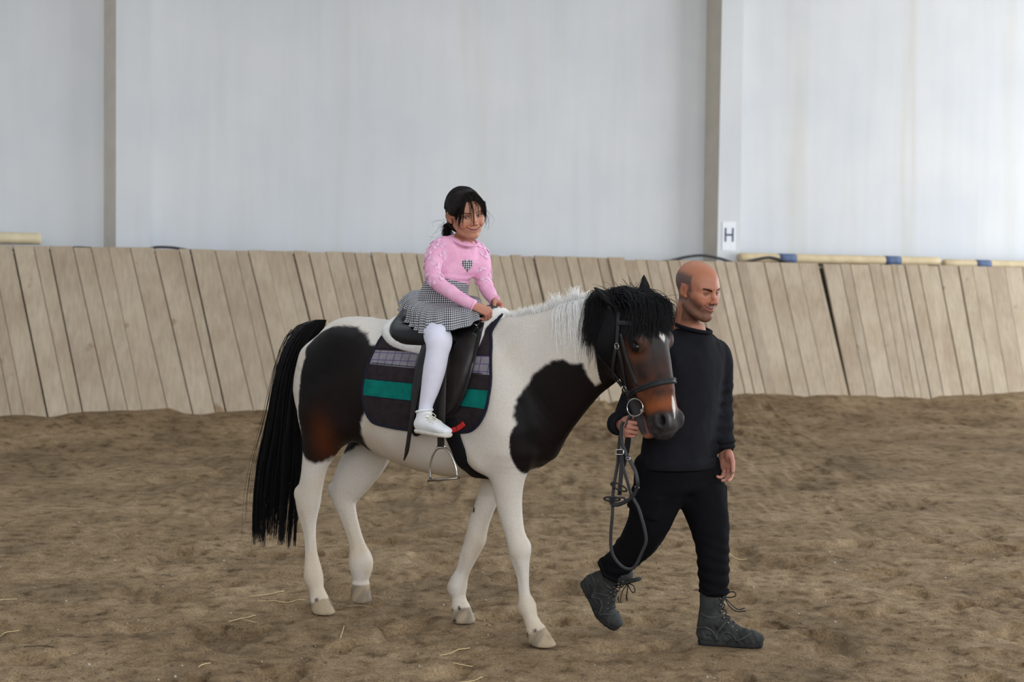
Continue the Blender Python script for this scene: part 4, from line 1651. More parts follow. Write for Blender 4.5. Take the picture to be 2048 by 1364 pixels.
# red girth keeper ribbon on the cloth
pts = [pix_on_horse(*p) for p in ((893, 857), (905, 858), (918, 855), (928, 850), (935, 845))]
m = MB()
nr = [np.array(BV_H.find_nearest(Vector(p))[1]) for p in pts]
m.tube(HW(catmull([p + n_ * 0.024 for p, n_ in zip(pts, nr)], 3)), 1.0, flat=(0.011, 0.0022), ref=np.repeat(np.array([n_ @ HM for n_ in nr]), 3, 0)[:13])
m.build('keeper_ribbon', M_red, cloth)

# ---- white fleece pad
fl_px = [(973, 662), (970, 676), (963, 692), (955, 706), (945, 722), (925, 735), (880, 730), (850, 716), (828, 710), (800, 703), (782, 695), (770, 683), (766, 670)]
fp = px_poly(fl_px)
near_out = [(fp[0][0] + 0.028, top_a), (fp[0][0] + 0.02, top_a - 0.05)] + fp + [(fp[-1][0] + 0.005, top_a - 0.06), (fp[-1][0] + 0.01, top_a)]
fl_poly = mirror_poly([tuple(p) for p in catmull(near_out, 2)])
pad = empty('fleece_pad', HW((0.2, 0, 1.40)), 'thick white fleece pad showing round the saddle edge', 'saddle pad')
V, f, D2, q = drape_patch(fl_poly, 0.012, 0.013, lambda x, a, e: 0.008 + 0.024 * math.sqrt(max(0, 1 - (1 - min(e, 0.026) / 0.026) ** 2)))
mesh_obj('fleece', HW(V), f, M_fleece, pad)
# pommel end of the pad standing up at the withers
Fd = Field((0.28, -0.14, 1.28), (0.62, 0.14, 1.52), 0.007)
wz = on_crest(0.44)[2]
Fd.chain([(0.355, -0.11, wz - 0.095, .017), (0.405, -0.085, wz - 0.035, .018), (0.440, -0.03, wz - 0.004, .017), (0.445, 0.0, wz + 0.002, .017), (0.440, 0.03, wz - 0.004, .017), (0.405, 0.085, wz - 0.035, .018)], k=0.005)
V, Q = Fd.mesh()
mesh_obj('rolled_front', HW(V), Q, M_fleece, pad)

# ---- saddle
saddle = empty('saddle', HW((0.15, 0, 1.42)), 'black leather riding saddle with flaps and steel stirrups on the horse', 'saddle')
flap_px = [(972, 664), (968, 690), (960, 725), (952, 760), (940, 795), (922, 820), (900, 832), (880, 836), (862, 850), (845, 862), (832, 850), (834, 800), (840, 750), (850, 712), (856, 690), (872, 672)]
fp = px_poly(flap_px)
for side in (0, 1):
    pol = catmull(fp + [fp[0]], 2)[:-1]
    if side:
        pol = np.stack([pol[:, 0], 2 * top_a - pol[:, 1]], -1)[::-1]
    V, f, D2, q = drape_patch(pol, 0.012, 0.040, lambda x, a, e: 0.006 + 0.004 * min(e, 0.02) / 0.02)
    mesh_obj('flap', HW(V), f, M_leather, saddle)
# knee block: the raised, worn front of the flap
kb = px_poly([(962, 690), (957, 725), (948, 758), (936, 790), (920, 814), (904, 824), (890, 815), (893, 780), (902, 745), (915, 712), (932, 690), (950, 682)])
for side in (0, 1):
    pol = catmull(kb + [kb[0]], 2)[:-1]
    if side:
        pol = np.stack([pol[:, 0], 2 * top_a - pol[:, 1]], -1)[::-1]
    V, f, D2, q = drape_patch(pol, 0.010, 0.048, lambda x, a, e: 0.004 + 0.016 * math.sqrt(max(0, 1 - (1 - min(e, 0.03) / 0.03) ** 2)))
    mesh_obj('knee_block', HW(V), f, M_leather2, saddle)
# seat, cantle and pommel
Fd = Field((-0.24, -0.26, 1.22), (0.52, 0.26, 1.60), 0.0085)
bz = [drape(x, math.pi / 2)[2] for x in (-0.08, 0.0, 0.10, 0.20, 0.30, 0.38)]
Fd.chain([(-0.035, 0, bz[0] + .050, .120, .030), (0.005, 0, bz[1] + .030, .160, .040), (0.07, 0, bz[1] + .018, .150, .040), (0.16, 0, bz[2] + .014, .110, .038), (0.25, 0, bz[3] + .016, .082, .036), (0.33, 0, bz[4] + .022, .066, .032), (0.375, 0, bz[5] + .026, .050, .026)], k=0.01, sub=4)
Fd.ell((0.06, 0, bz[1] + .105), (.14, .13, .055), 0.04, op='sub')
for sg in (-1, 1):
    # panels and skirts down both sides
    Fd.chain([(-0.045, sg * .09, bz[0] + .02, .035, .045), (-0.02, sg * .165, bz[0] - .035, .045, .045), (0.07, sg * .195, bz[1] - .060, .04, .055), (0.20, sg * .185, bz[2] - .075, .035, .065), (0.32, sg * .135, bz[4] - .045, .032, .055), (0.375, sg * .07, bz[5] + .0, .026, .040)], k=0.03, sub=4)
V, Q = Fd.mesh()
mesh_obj('seat', HW(V), Q, M_leather, saddle)
# skirt flap over the stirrup bar with a steel dee
sk = px_poly([(968, 668), (955, 690), (935, 700), (910, 706), (888, 700), (880, 684), (905, 672), (940, 664)])
for side in (0, 1):
    pol = catmull(sk + [sk[0]], 2)[:-1]
    if side:
        pol = np.stack([pol[:, 0], 2 * top_a - pol[:, 1]], -1)[::-1]
    V, f, D2, q = drape_patch(pol, 0.011, 0.058, 0.006)
    mesh_obj('skirt', HW(V), f, M_leather, saddle)
pd = pix_on_horse(952, 668)
m = MB()
c_ = HL(950, 655, -0.175)
m.tube(HW(np.array([c_ + np.array([math.cos(a) * 0.014, -0.008 * math.sin(a), math.sin(a) * 0.016]) for a in np.linspace(0, 6.283, 20)[:-1]])), 0.0028, 8, closed=True)
m.build('dee_ring', M_steel, saddle)
# grab strap across the pommel
gp = [HL(950, 655, -.16), HL(966, 634, -.10), HL(984, 614, -.05), HL(1000, 617, 0.0), HL(1010, 628, .06), HL(1006, 645, .12)]
m = MB()
m.tube(HW(catmull(gp, 5)), 1.0, flat=(0.009, 0.0022), ref=np.array([0, -0.4, 1.0]))
m.build('grab_strap', M_strap, saddle)
# girth round the belly
m = MB()
for (p0, p1, n_) in (((-0.02), (0.30), 0),):
    pass
gl = [xth(a, b_) for a, b_ in ((884, 835), (893, 870), (906, 910), (922, 940))]
gr_ = [xth(a, b_) for a, b_ in ((914, 835), (924, 875), (940, 915), (956, 944))]
cl = [((a[0] + b_[0]) / 2, (a[1] + b_[1]) / 2, abs(b_[0] - a[0]) / 2) for a, b_ in zip(gl, gr_)]
xg, wg = min(cl[-1][0], 0.36), 0.042
cl = [(c[0], c[1]) for c in cl] + [(xg, math.radians(-80)), (xg, math.radians(-100))]
cl = catmull(cl + [(c[0], -math.pi - c[1]) for c in cl[:-2][::-1]], 4)
pts = np.array([drape(x, th, 0.012, 0.44 if -2.2 < th < -0.9 else 0.9) for x, th in cl])
nr = np.array([(0, -math.cos(th), math.sin(th)) for x, th in cl])
m.tube(HW(pts), 1.0, flat=(wg, 0.006), ref=nr @ HM)
m.build('girth', M_black_cloth, saddle)
# stirrup leathers: one down to the iron, one loose tail behind the rider's leg
for sg in (-1, 1):
    yb = sg * 0.295
    if sg < 0:
        a = [HL(888, 700, -.285), HL(886, 760, -.318), HL(884, 830, -.335), HL(882, 870, -.335), HL(882, 894, -.332)]
    else:
        a = [np.array((p[0], -p[1], p[2])) for p in (HL(888, 700, -.285), HL(886, 760, -.318), HL(884, 830, -.335), HL(882, 870, -.335), HL(882, 894, -.332))]
    m = MB()
    m.tube(HW(catmull(a, 4)), 1.0, flat=(0.0175, 0.004), ref=np.array([0, sg, 0.0]) @ HM)
    o = m.build('stirrup_leather', M_leather2, saddle)
    # iron
    tr_ = lambda px, py: HL(px, py, -.332) * (1, 1 if sg < 0 else -1, 1)
    arch = catmull([tr_(*p) for p in ((861, 958), (860, 935), (864, 915), (872, 900), (882, 895), (893, 898), (903, 912), (911, 932), (914, 954))], 5)
    m = MB()
    rad = np.interp(np.linspace(0, 1, len(arch)), [0, 0.15, 0.5, 0.85, 1], [.0052, .0046, .0062, .0046, .0052])
    m.tube(HW(arch), rad, 10)
    iron = m.build('stirrup_iron', M_steel, saddle)
    m = MB()
    e0, e1 = tr_(859, 961), tr_(916, 956)
    m.box(HW((e0 + e1) / 2), (np.linalg.norm(e1 - e0) / 2, 0.017, 0.0052), (unit((e1 - e0) @ HM), np.array([0, 1.0, 0]) @ HM, np.cross(unit((e1 - e0) @ HM), np.array([0, 1.0, 0]) @ HM)))
    m.build('tread', M_steel2, iron)
    m = MB()
    eye_ = [tr_(*p) for p in ((874, 897), (876, 891), (888, 890), (890, 896))]
    m.tube(HW(catmull(eye_, 3)), 0.0042, 8)
    m.build('eye', M_steel, iron)
tail_ = [HL(856, 690, -.270), HL(846, 730, -.285), HL(836, 775, -.300), HL(827, 820, -.308), HL(820, 860, -.308), HL(814, 900, -.300), HL(808, 921, -.296)]
m = MB()
tc_ = catmull(tail_, 4)
m.tube(HW(tc_), np.interp(np.arange(len(tc_)), [0, len(tc_) - 5, len(tc_) - 1], [1.0, 0.9, 0.15]), flat=(0.012, 0.0025), ref=np.array([0, -1, 0.0]) @ HM)
m.build('stirrup_leather', M_leather2, saddle)

# ---- bridle on the head


def on_head(pix, off=0.004, sub=4):
    pts, nrm = [], []
    for p in pix:
        if len(p) == 3:
            pts.append(np.asarray(p, float))
        else:
            h = pix_on_horse(*p)
            pts.append(h if h is not None else HL(p[0], p[1], -0.14))
    pts = catmull(pts, sub)
    out = []
    for p in pts:
        h = BV_H.find_nearest(Vector(p))
        n_ = np.array(h[1])
        out.append(np.array(h[0]) + n_ * off)
        nrm.append(n_)
    nrm = np.array(nrm)
    for _ in range(3):
        nrm[1:-1] = (nrm[:-2] + nrm[1:-1] * 2 + nrm[2:]) / 4
    o_ = np.array(out)
    for _ in range(2):
        o_[1:-1] = (o_[:-2] + o_[1:-1] * 2 + o_[2:]) / 4
    return o_, nrm


bridle = empty('bridle', HW(HD(.2, 0, 0)), 'dark leather bridle with cavesson noseband and steel bit ring', 'bridle')


def strap(name, pix, w, th=0.0018, off=0.004, mat=None, parent=None, sub=4):
    p, n_ = on_head(pix, off, sub)
    m = MB()
    m.tube(HW(p), 1.0, flat=(w, th), ref=n_ @ HM)
    return m.build(name, mat or M_strap, parent or bridle)


def mirr(p):
    """head-frame mirror image of a horse-local point"""
    q = np.asarray(p, float) - H_O
    return H_O + q - 2 * (q @ H_S) * H_S


cheek_px = [(1239, 612), (1238, 645), (1235, 685), (1238, 700), (1246, 729), (1253, 772), (1259, 795)]
cheek = [pix_on_horse(*p) for p in cheek_px]
cheek = [c if c is not None else HL(1240, 620, -.15) for c in cheek]
strap('cheekpiece', [tuple(p) for p in cheek], 0.0078, off=0.006)
strap('cheekpiece', [tuple(mirr(p)) for p in cheek], 0.0078, off=0.006)
strap('headpiece', [tuple(cheek[0]), tuple(HD(0.015, -.075, -.05)), tuple(HD(-.02, -.03, -.06)), tuple(HD(-.02, .03, -.06)), tuple(HD(0.015, .075, -.05)), tuple(mirr(cheek[0]))], 0.011, off=0.006)
strap('browband', [tuple(pix_on_horse(1237, 646)), tuple(pix_on_horse(1255, 647)), tuple(pix_on_horse(1272, 647)), tuple(HD(.085, 0, .10)), tuple(mirr(pix_on_horse(1255, 647)))], 0.0095, 0.003, 0.007)
nbh = [(1243, 668), (1252, 710), (1264, 745), (1275, 771)]
strap('noseband_strap', [tuple(pix_on_horse(*p)) for p in nbh], 0.0062, off=0.005)
strap('noseband_strap', [tuple(mirr(pix_on_horse(*p))) for p in nbh], 0.0062, off=0.005)
nb = [pix_on_horse(*p) for p in ((1262, 789), (1268, 784), (1285, 775), (1306, 768), (1328, 763))]
tn, fn_ = (nb[-1] - H_O) @ H_AX / HT_, 0
nbl = [tuple(p) for p in nb] + [tuple(HD(tn, 0, .095))] + [tuple(mirr(p)) for p in nb[::-1]]
nbl += [tuple(HD(.36, .055, -.09)), tuple(HD(.375, 0, -.125)), tuple(HD(.36, -.055, -.09))]
p_, n_ = on_head(nbl + [nbl[0]], 0.007, 4)
m = MB()
m.tube(HW(p_), 1.0, flat=(0.0125, 0.0028), ref=n_ @ HM)
nbo = m.build('noseband', M_strap, bridle)
m = MB()
for s_ in (-0.006, 0.006):
    m.tube(HW(p_ + n_ * 0.0025 + np.cross(np.gradient(p_, axis=0) / np.linalg.norm(np.gradient(p_, axis=0), axis=1)[:, None], n_) * s_), 0.0038, 6)
m.build('raised_roll', M_strap, nbo)
# throat lash and its loose end
strap('throat_lash', [(1236, 690), (1229, 729), (1228, 755), (1231, 776)], 0.0068, off=0.012)
strap('throat_lash', [(1230, 776), tuple(HD(.16, -.05, -.15)), tuple(HD(.16, .05, -.15)), tuple(HD(.10, .085, -.10)), tuple(HD(.03, .085, -.05))], 0.006, off=0.005)
for (px, py) in ((1237, 692), (1254, 776)):
    h = pix_on_horse(px, py)
    n_ = np.array(BV_H.find_nearest(Vector(h))[1])
    ax_ = unit(np.cross(n_, H_FN))
    e2 = np.cross(n_, ax_)
    m = MB()
    m.tube(HW(np.array([h + n_ * 0.013 + ax_ * x * 0.011 + e2 * y * 0.009 for x, y in ((-1, -.6), (-.7, -1), (.7, -1), (1, -.6), (1, .6), (.7, 1), (-.7, 1), (-1, .6))])), 0.0018, 6, closed=True)
    m.build('buckle', M_steel, bridle)
# bit
mc = pix_on_horse(1287, 822)
if mc is None:
    mc = HD(.42, -.07, -.03)
lat = unit(mc - mirr(mc))
for sg in (-1, 1):
    base = mc if sg < 0 else mirr(mc)
    rc = HL(1270, 815, mc[1] - 0.02) if sg < 0 else mirr(HL(1270, 815, mc[1] - 0.02))
    e1 = unit(H_AX)
    e2 = unit(H_FN + H_S * (0.25 if sg < 0 else -0.25))
    m = MB()
    m.tube(HW(np.array([rc + e1 * math.cos(a) * .036 + e2 * math.sin(a) * .036 for a in np.linspace(0, 6.2832, 33)[:-1]])), 0.0025, 8, closed=True)
    m.build('bit_ring', M_steel, bridle)
    m = MB()
    j = base - lat * 0.004 * sg
    tip = rc + unit(base - rc) * 0.036
    m.tube(HW(catmull([tip + (tip - base) * 0.15, tip, base, base * 0.6 + HD(.43, 0, -.04) * 0.4], 3)), [0.0085, 0.009, 0.0095, 0.0095, 0.009, 0.0085, 0.008, 0.008, 0.0075, 0.007], 10)
    v_, f_ = sphere(base + np.array(BV_H.find_nearest(Vector(base))[1]) * 0.006, (.010, .010, .013), 12, 8)
    m.add(HW(v_), f_)
    m.build('mouthpiece', M_steel2, bridle)

# ================================================================== people: shared templates


def axes_from(fwd, roll=0.0):
    """rows: right, forward, up of a head looking along fwd, tilted by roll (positive: crown towards its own left)"""
    f = unit(fwd)
    r = unit(np.cross(f, ZU))
    u = np.cross(r, f)
    c, s = math.cos(roll), math.sin(roll)
    return np.stack([r * c + u * s, f, u * c - r * s])


def head_mesh(man=True, h=0.0023):
    """head and neck in head space: x right, y forward, z up; origin mid head"""
    F_ = Field((-.10, -.135, -.27), (.10, .135, .135), h)
    jw = 1.0 if man else 0.93
    ns = 1.0 if man else 0.78
    F_.ell((0, -.018, .034), (.076, .096, .085), 0.0)
    F_.ell((0, .025, .024), (.066, .060, .070), 0.03)
    F_.ell((0, .034, -.035), (.060 * jw, .053, .068), 0.03)
    for s in (-1, 1):
        if man:
            F_.chain([(s * .056, -.004, -.058, .016), (s * .046, .036, -.088, .015), (s * .014, .064, -.104, .017)], k=0.03)
        else:
            F_.chain([(s * .046, .0, -.050, .015), (s * .034, .038, -.082, .015), (s * .008, .062, -.099, .015)], k=0.03)
        F_.ell((s * .046 * jw, .050, -.016), (.022, .024, .018), 0.025)
        F_.ell((s * .036, .064, -.040), (.021, .018, .018), 0.018)
    F_.ell((0, .070, -.098 if man else -.094), (.021, .017, .017), 0.02)
    F_.chain([(-.045, .060, .022, .010), (-.02, .076, .022, .010 if man else .007), (.02, .076, .022, .010 if man else .007), (.045, .060, .022, .010)], k=0.02)
    for s in (-1, 1):
        F_.ell((s * .032, .092, .004), (.019, .016, .011), 0.014, op='sub')
        F_.ell((s * .0315, .068, .003), (.0155, .0150, .0130), 0.005)
        F_.ell((s * .0315, .0835, .0025), (.0118 if man else .0132, .0075, .0013 if man else .0076), 0.002, op='sub')
    F_.chain([(0, .080, .014, .007), (0, .080 + .013 * ns, -.008, .0080), (0, .080 + .026 * ns, -.027, .0095 * ns + .001)], k=0.012)
    F_.ell((0, .080 + .026 * ns, -.030), (.0125 * ns + .001, .0105, .0098), 0.006)
    for s in (-1, 1):
        F_.ell((s * .0135, .080 + .014 * ns, -.0335), (.0085, .0105, .0080), 0.008)
        F_.ell((s * .0068, .080 + .020 * ns, -.0415), (.0040, .0055, .0030), 0.003, op='sub')
    F_.ell((0, .066, -.060), (.034, .026, .022), 0.02)
    sm = -.0500
    F_.chain([(-.028, .076, sm, .003), (-.012, .0895, -.0585, .0050), (0, .0915, -.0595, .0046), (.012, .0895, -.0585, .0050), (.028, .076, sm, .003)], k=0.006)
    F_.chain([(-.024, .077, -.0555, .003), (-.010, .0880, -.0685, .0058), (.010, .0880, -.0685, .0058), (.024, .077, -.0555, .003)], k=0.006)
    F_.chain([(-.033, .078, sm + .002, .0016), (-.016, .0920, -.0605, .0017), (0, .0965, -.0640, .0018), (.016, .0920, -.0605, .0017), (.033, .078, sm + .002, .0016)], k=0.004, op='sub')
    for s in (-1, 1):
        F_.chain([(s * .0185, .094, -.031, .0016), (s * .030, .086, -.043, .0018), (s * .039, .074, -.060, .0012)], k=0.007, op='sub')
        F_.ell((s * .0775, -.012, -.004), (.0078, .0175, .029), 0.007, rot=((1, 0.25 * s, 0), (-0.25 * s, 1, 0), (0, 0, 1)))
        F_.ell((s * .0855, -.005, -.001), (.0060, .0100, .017), 0.005, op='sub')
        F_.ell((s * .076, .004, -.026), (.007, .009, .010), 0.006)
    nr = 1.0 if man else 0.72
    F_.chain([(0, -.024, -.045, .054 * nr, .058 * nr), (0, -.034, -.12, .056 * nr, .058 * nr), (0, -.050, -.20, .062 * nr, .066 * nr), (0, -.055, -.265, .10 * nr, .08 * nr)], side=(1, 0, 0), k=0.025)
    V, Q = F_.mesh()
    return smooth_mesh(V, Q, 1, 0.35), Q


def eye_obj(name, c, ax, scale, iris, parent, gaze=(0, 1, 0), white=(206, 200, 196)):
    """eyeball with iris and pupil; ax rows right/forward/up"""
    v, f = sphere((0, 0, 0), 0.0128, 28, 20)
    g = unit(gaze)
    d = v @ g / 0.0128
    col = np.tile(lin(white), (len(v), 1))
    col = np.where((d > 0.74)[:, None], lin(iris), col)
    col = np.where((d > 0.95)[:, None], lin((8, 7, 7)), col)
    return mesh_obj(name, np.asarray(c) + (v * scale) @ ax, f, M_eye, parent, colors=col)


M_eye = plain('human_eye', (255, 255, 255), 0.12, 0.0, attr=True, spec=0.6)
M_skin = plain('skin', (255, 255, 255), 0.50, 0.05, 70.0, attr=True, spec=0.35, sss=0.08, bstr=0.05, bscale=300.0, bdist=0.001)


def rot_about(v, axis, ang):
    axis = unit(axis)
    return v * math.cos(ang) + np.cross(axis, v) * math.sin(ang) + axis * (axis @ v) * (1 - math.cos(ang))


def hand_mesh(curl, spread=0.06, thumb=((0.75, 0.62, -0.25), (0.35, 0.85, -0.45), (0.1, 0.9, -0.5)), h=0.0026):
    """hand in hand space: x thumb side, y along the fingers, z back of the hand; wrist at the origin.
    curl: four finger tuples of three joint angles (deg)"""
    F_ = Field((-.085, -.09, -.10), (.10, .205, .055), h)
    F_.chain([(0, -.030, 0, .024, .018), (0, -.015, 0, .026, .019), (0.0, .005, 0, .030, .018), (0.001, .045, 0, .039, .0155), (0.001, .082, -.002, .041, .0135)], side=(1, 0, 0), k=0.012)
    F_.ell((.026, .030, -.010), (.018, .030, .016), 0.014)
    bx = (.0315, .0105, -.0105, -.0300)
    by = (.086, .091, .087, .078)
    ln = ((.042, .026, .021), (.046, .029, .022), (.042, .027, .021), (.033, .021, .019))
    rd = ((.0098, .0086, .0076), (.0100, .0088, .0077), (.0096, .0083, .0074), (.0086, .0074, .0066))
    tips = []
    for i in range(4):
        p = np.array([bx[i], by[i] - .012, -.001])
        d = unit(np.array([spread * (1.5 - i), 1.0, 0]))
        rows = [tuple(p) + (rd[i][0] * 1.05,)]
        p = p + d * .012
        for j in range(3):
            d = rot_about(d, (1, 0, 0), -math.radians(curl[i][j]))
            rows.append(tuple(p) + (rd[i][j] * 1.04,))
            p = p + d * ln[i][j]
        rows.append(tuple(p - d * rd[i][2] * 0.6) + (rd[i][2],))
        F_.chain(rows, k=0.0045, sub=2)
        tips.append(p)
    p = np.array([.028, .018, -.006])
    rows = [tuple(p) + (.0140,)]
    for d, l, r in zip(thumb, (.044, .033, .024), (.0120, .0105, .0088)):
        p = p + unit(d) * l
        rows.append(tuple(p) + (r,))
    F_.chain(rows, k=0.008, sub=2)
    V, Q = F_.mesh()
    return smooth_mesh(V, Q, 1, 0.3), Q


def place_mesh(V, Q, org, ax, scale=1.0):
    ax = np.asarray(ax, float)
    W_ = np.asarray(org) + (V * scale) @ ax
    if np.linalg.det(ax) < 0:
        Q = Q[:, ::-1]
    return W_, Q


def ortho(y, z):
    """hand axes rows x,y,z from finger direction y and back-of-hand direction z (left hand); negate x for a right hand"""
    y = unit(y)
    z = unit(np.asarray(z, float) - y * (np.asarray(z, float) @ y))
    return np.stack([np.cross(y, z), y, z])


def merge(parts):
    """parts: (V, Q, colors) -> one mesh"""
    n = 0
    vs, qs, cs = [], [], []
    for V, Q, c in parts:
        vs.append(V)
        qs.append(Q + n)
        cs.append(c)
        n += len(V)
    return np.vstack(vs), np.vstack(qs), np.vstack(cs)


def wfield(pts, pad, h, fine=((), (), ())):
    p = np.asarray(pts, float)[:, :3]
    return Field(p.min(0) - pad, p.max(0) + pad, h, fine)


def rowsP(rows):
    """(px, py, Y, half_side, half_cross) -> world rows"""
    return [tuple(P(r[0], r[1], r[2])) + tuple(r[3:]) for r in rows]


def skin_head_colors(V, man):
    n = len(V)
    base = lin((168, 110, 84)) if man else lin((186, 132, 106))
    col = np.tile(base, (n, 1))
    x, y, z = V.T
    ax_ = np.abs(x)
    nz = fnoise(V * 60, 3)

    def put(c, g):
        nonlocal col
        col = mixc(col, lin(c), np.clip(g, 0, 1))

    front = sstep(0.02, 0.05, y)
    put((176, 104, 82), 0.6 * np.exp(-((ax_ - .038) / .02) ** 2 - ((z + .038) / .022) ** 2) * front)          # cheeks
    put((178, 104, 84), 0.5 * np.exp(-(x / .014) ** 2 - ((z + .03) / .014) ** 2) * front)                       # nose
    put((150, 86, 66), 0.5 * sstep(.070, .078, ax_) * (y < .02) * (y > -.04) * (np.abs(z + .004) < .05))       # ears
    zc = -.0595 + 8.5 * x * x
    lip = sstep(.0085, .0060, np.abs(z - (zc - .003))) * sstep(.028, .022, ax_) * front * (y > .075)
    put((150, 82, 78) if man else (164, 90, 88), 0.85 * lip)
    put((70, 36, 34), 0.85 * sstep(.0026, .0012, np.abs(z - (-.0640 + 12.5 * x * x))) * sstep(.033, .027, ax_) * front * (y > .075))
    # brows
    zb = .0205 + 0.16 * (ax_ - .030) - 6.0 * (ax_ - .036) ** 2 if man else .0230 + 0.10 * (ax_ - .030) - 7.0 * (ax_ - .032) ** 2
    put((30, 22, 20), (0.95 if man else 0.75) * sstep(.0058 if man else .0036, .0030 if man else .0016, np.abs(z - zb) + (nz - .5) * .003) * sstep(.009, .014, ax_) * sstep(.056, .050, ax_) * front)
    # lids and lashes
    e = np.sqrt(((ax_ - .0315) / .0165) ** 2 + ((z - .0030) / (.0105)) ** 2)
    put((128, 82, 66), 0.55 * sstep(1.25, 0.9, e) * front)
    lid = .0025 + (.0032 if man else .0080) * np.sqrt(np.clip(1 - ((ax_ - .0315) / .0145) ** 2, 0, 1))
    put((26, 18, 17), 0.9 * sstep(.0022, .0010, np.abs(z - lid)) * (np.abs(ax_ - .0315) < .0140) * front)
    if man:
        lo = .0025 - .0024 * np.sqrt(np.clip(1 - ((ax_ - .0315) / .0125) ** 2, 0, 1))
        put((60, 40, 36), 0.7 * sstep(.0018, .0008, np.abs(z - lo)) * (np.abs(ax_ - .0315) < .0125) * front)
        jaw = sstep(-.030, -.052, z - 0.25 * (ax_ - .03)) * sstep(-.155, -.125, z) * (y > -.02)
        must = sstep(.013, .008, np.abs(z + .0475)) * sstep(.034, .026, ax_) * front
        chn = np.clip(jaw + must, 0, 1) * (1 - 0.9 * lip) * (0.45 + 0.5 * nz) * (1 - np.exp(-((ax_ - .036) / .012) ** 2 - ((z + .04) / .014) ** 2))
        put((78, 62, 55), 0.95 * chn)
        # cropped sides, bald crown: hair below a line running back from the temple
        crown = .068 - .10 * np.clip(y + .02, 0, 1) - 0.25 * np.clip(-y - .05, 0, 1)
        low = np.where(y > -.012, -.004, -.055)
        g = sstep(.016, -.010, z - crown + (nz - .5) * .012) * sstep(.036, .020, y + .20 * (z - .02) + (nz - .5) * .008) * sstep(low - .008, low + .010, z)
        earm = (ax_ > .0735) & (np.abs(y + .010) < .024) & (z < .026) & (z > -.045)
        put((74, 66, 64), 0.85 * g * ~earm)
        put((110, 88, 78), 0.45 * sstep(.022, .012, np.abs(y - .012)) * sstep(.045, .06, ax_) * sstep(.02, -.01, z) * (z > -.06) * ~earm)
        put((178, 112, 80), 0.4 * sstep(.05, .085, z))
    return col


# ================================================================== the girl
GPH = math.radians(35)
G_F = np.array([math.sin(GPH), -math.cos(GPH), 0])
G_L = np.array([math.cos(GPH), math.sin(GPH), 0])     # her left
girl = empty('person', P(885, 610, 6.80), 'girl in a pink jumper and checked skirt riding the horse, hands on the saddle', 'person')
# --- head
HS = 1.0
gax = axes_from((math.sin(math.radians(26)), -math.cos(math.radians(26)), -0.20), roll=math.radians(-10))
gho = P(931, 429, 6.74)
hv, hq = head_mesh(False)
hcol = skin_head_colors(hv, False)
hv[:, 2] = np.where(hv[:, 2] < 0, hv[:, 2] * 0.87, hv[:, 2])          # short childish lower face
parts = [(gho + (hv * HS) @ gax, hq, hcol)]
skin_g = lin((182, 128, 104))
# --- hands
hr_v, hr_q = hand_mesh(((62, 70, 40), (66, 72, 40), (68, 74, 40), (70, 76, 40)), thumb=((0.70, 0.70, -0.35), (0.30, 0.85, -0.5), (-0.1, 0.9, -0.5)))
ax_r = ortho(np.array([0.86, -0.02, -0.30]), np.array([0.10, -0.62, 0.78]))
ax_r[0] = -ax_r[0]                                     # right hand
w_r = P(949, 613, 6.535)
V, Q = place_mesh(hr_v, hr_q, w_r, ax_r, 0.74)
parts.append((V, Q, mixc(np.tile(skin_g, (len(V), 1)), lin((184, 118, 98)), sstep(0.4, 0.7, fnoise(V * 50, 2)))))
hl_v, hl_q = hand_mesh(((60, 80, 45), (62, 82, 45), (64, 84, 45), (66, 86, 45)), thumb=((0.55, 0.75, -0.45), (0.0, 0.8, -0.6), (-0.4, 0.7, -0.6)))
ax_l = ortho(np.array([0.55, -0.62, -0.45]), np.array([0.75, 0.25, 0.62]))
w_l = P(991, 603, 6.70)
V, Q = place_mesh(hl_v, hl_q, w_l, ax_l, 0.74)
parts.append((V, Q, mixc(np.tile(skin_g, (len(V), 1)), lin((184, 118, 98)), sstep(0.4, 0.7, fnoise(V * 50, 2)))))
# --- body under the clothes
knee, ankle = HL(880, 682, -.345), HL(852, 822, -.368)
hip_l = np.array([0.06, -0.09, 1.50])
legrows = [tuple(HL(868, 652, -.16)) + (.048,), tuple(HL(874, 671, -.275)) + (.059,), tuple(HL(878, 683, -.335)) + (.058,), tuple(HL(875, 705, -.352)) + (.050,), tuple(HL(869, 738, -.360)) + (.049,), tuple(HL(861, 775, -.364)) + (.041,), tuple(HL(853, 806, -.368)) + (.031,), tuple(HL(850, 828, -.368)) + (.030,), tuple(HL(852, 842, -.368)) + (.030,)]
torso = rowsP([(890, 586, 6.80, .098, .085), (894, 566, 6.80, .100, .086), (902, 536, 6.795, .106, .088), (911, 508, 6.79, .114, .082), (917, 494, 6.785, .108, .068), (922, 483, 6.78, .066, .052)])
armR = rowsP([(892, 496, 6.735, .040, .040), (873, 506, 6.71, .044, .044), (867, 532, 6.67, .041, .041), (869, 556, 6.64, .038, .038), (890, 577, 6.60, .034, .034), (922, 598, 6.56, .029, .029), (947, 611, 6.537, .026, .026)])
armL = rowsP([(946, 496, 6.86, .038, .038), (961, 508, 6.87, .040, .040), (966, 534, 6.84, .038, .038), (968, 560, 6.80, .036, .036), (976, 582, 6.76, .032, .032), (989, 601, 6.705, .026, .026)])
inner = [[r[:3] + (r[3] * .75, r[4] * .75) for r in torso[:5]], [r[:3] + (.015, .015) for r in armR[1:]], [r[:3] + (.015, .015) for r in armL[1:]]]
for sg in (-1, 1):
    inner.append([tuple(HW(np.array(r[:3]) * (1, -sg, 1))) + (r[3] * .55, r[3] * .55) for r in legrows])
Fd = wfield(np.vstack([np.array(c) for c in inner]), 0.12, 0.013)
for c in inner:
    Fd.chain(c, side=G_L, k=0.02, sub=2)
V, Q = Fd.mesh()
parts.append((V, Q, np.tile(skin_g, (len(V), 1))))
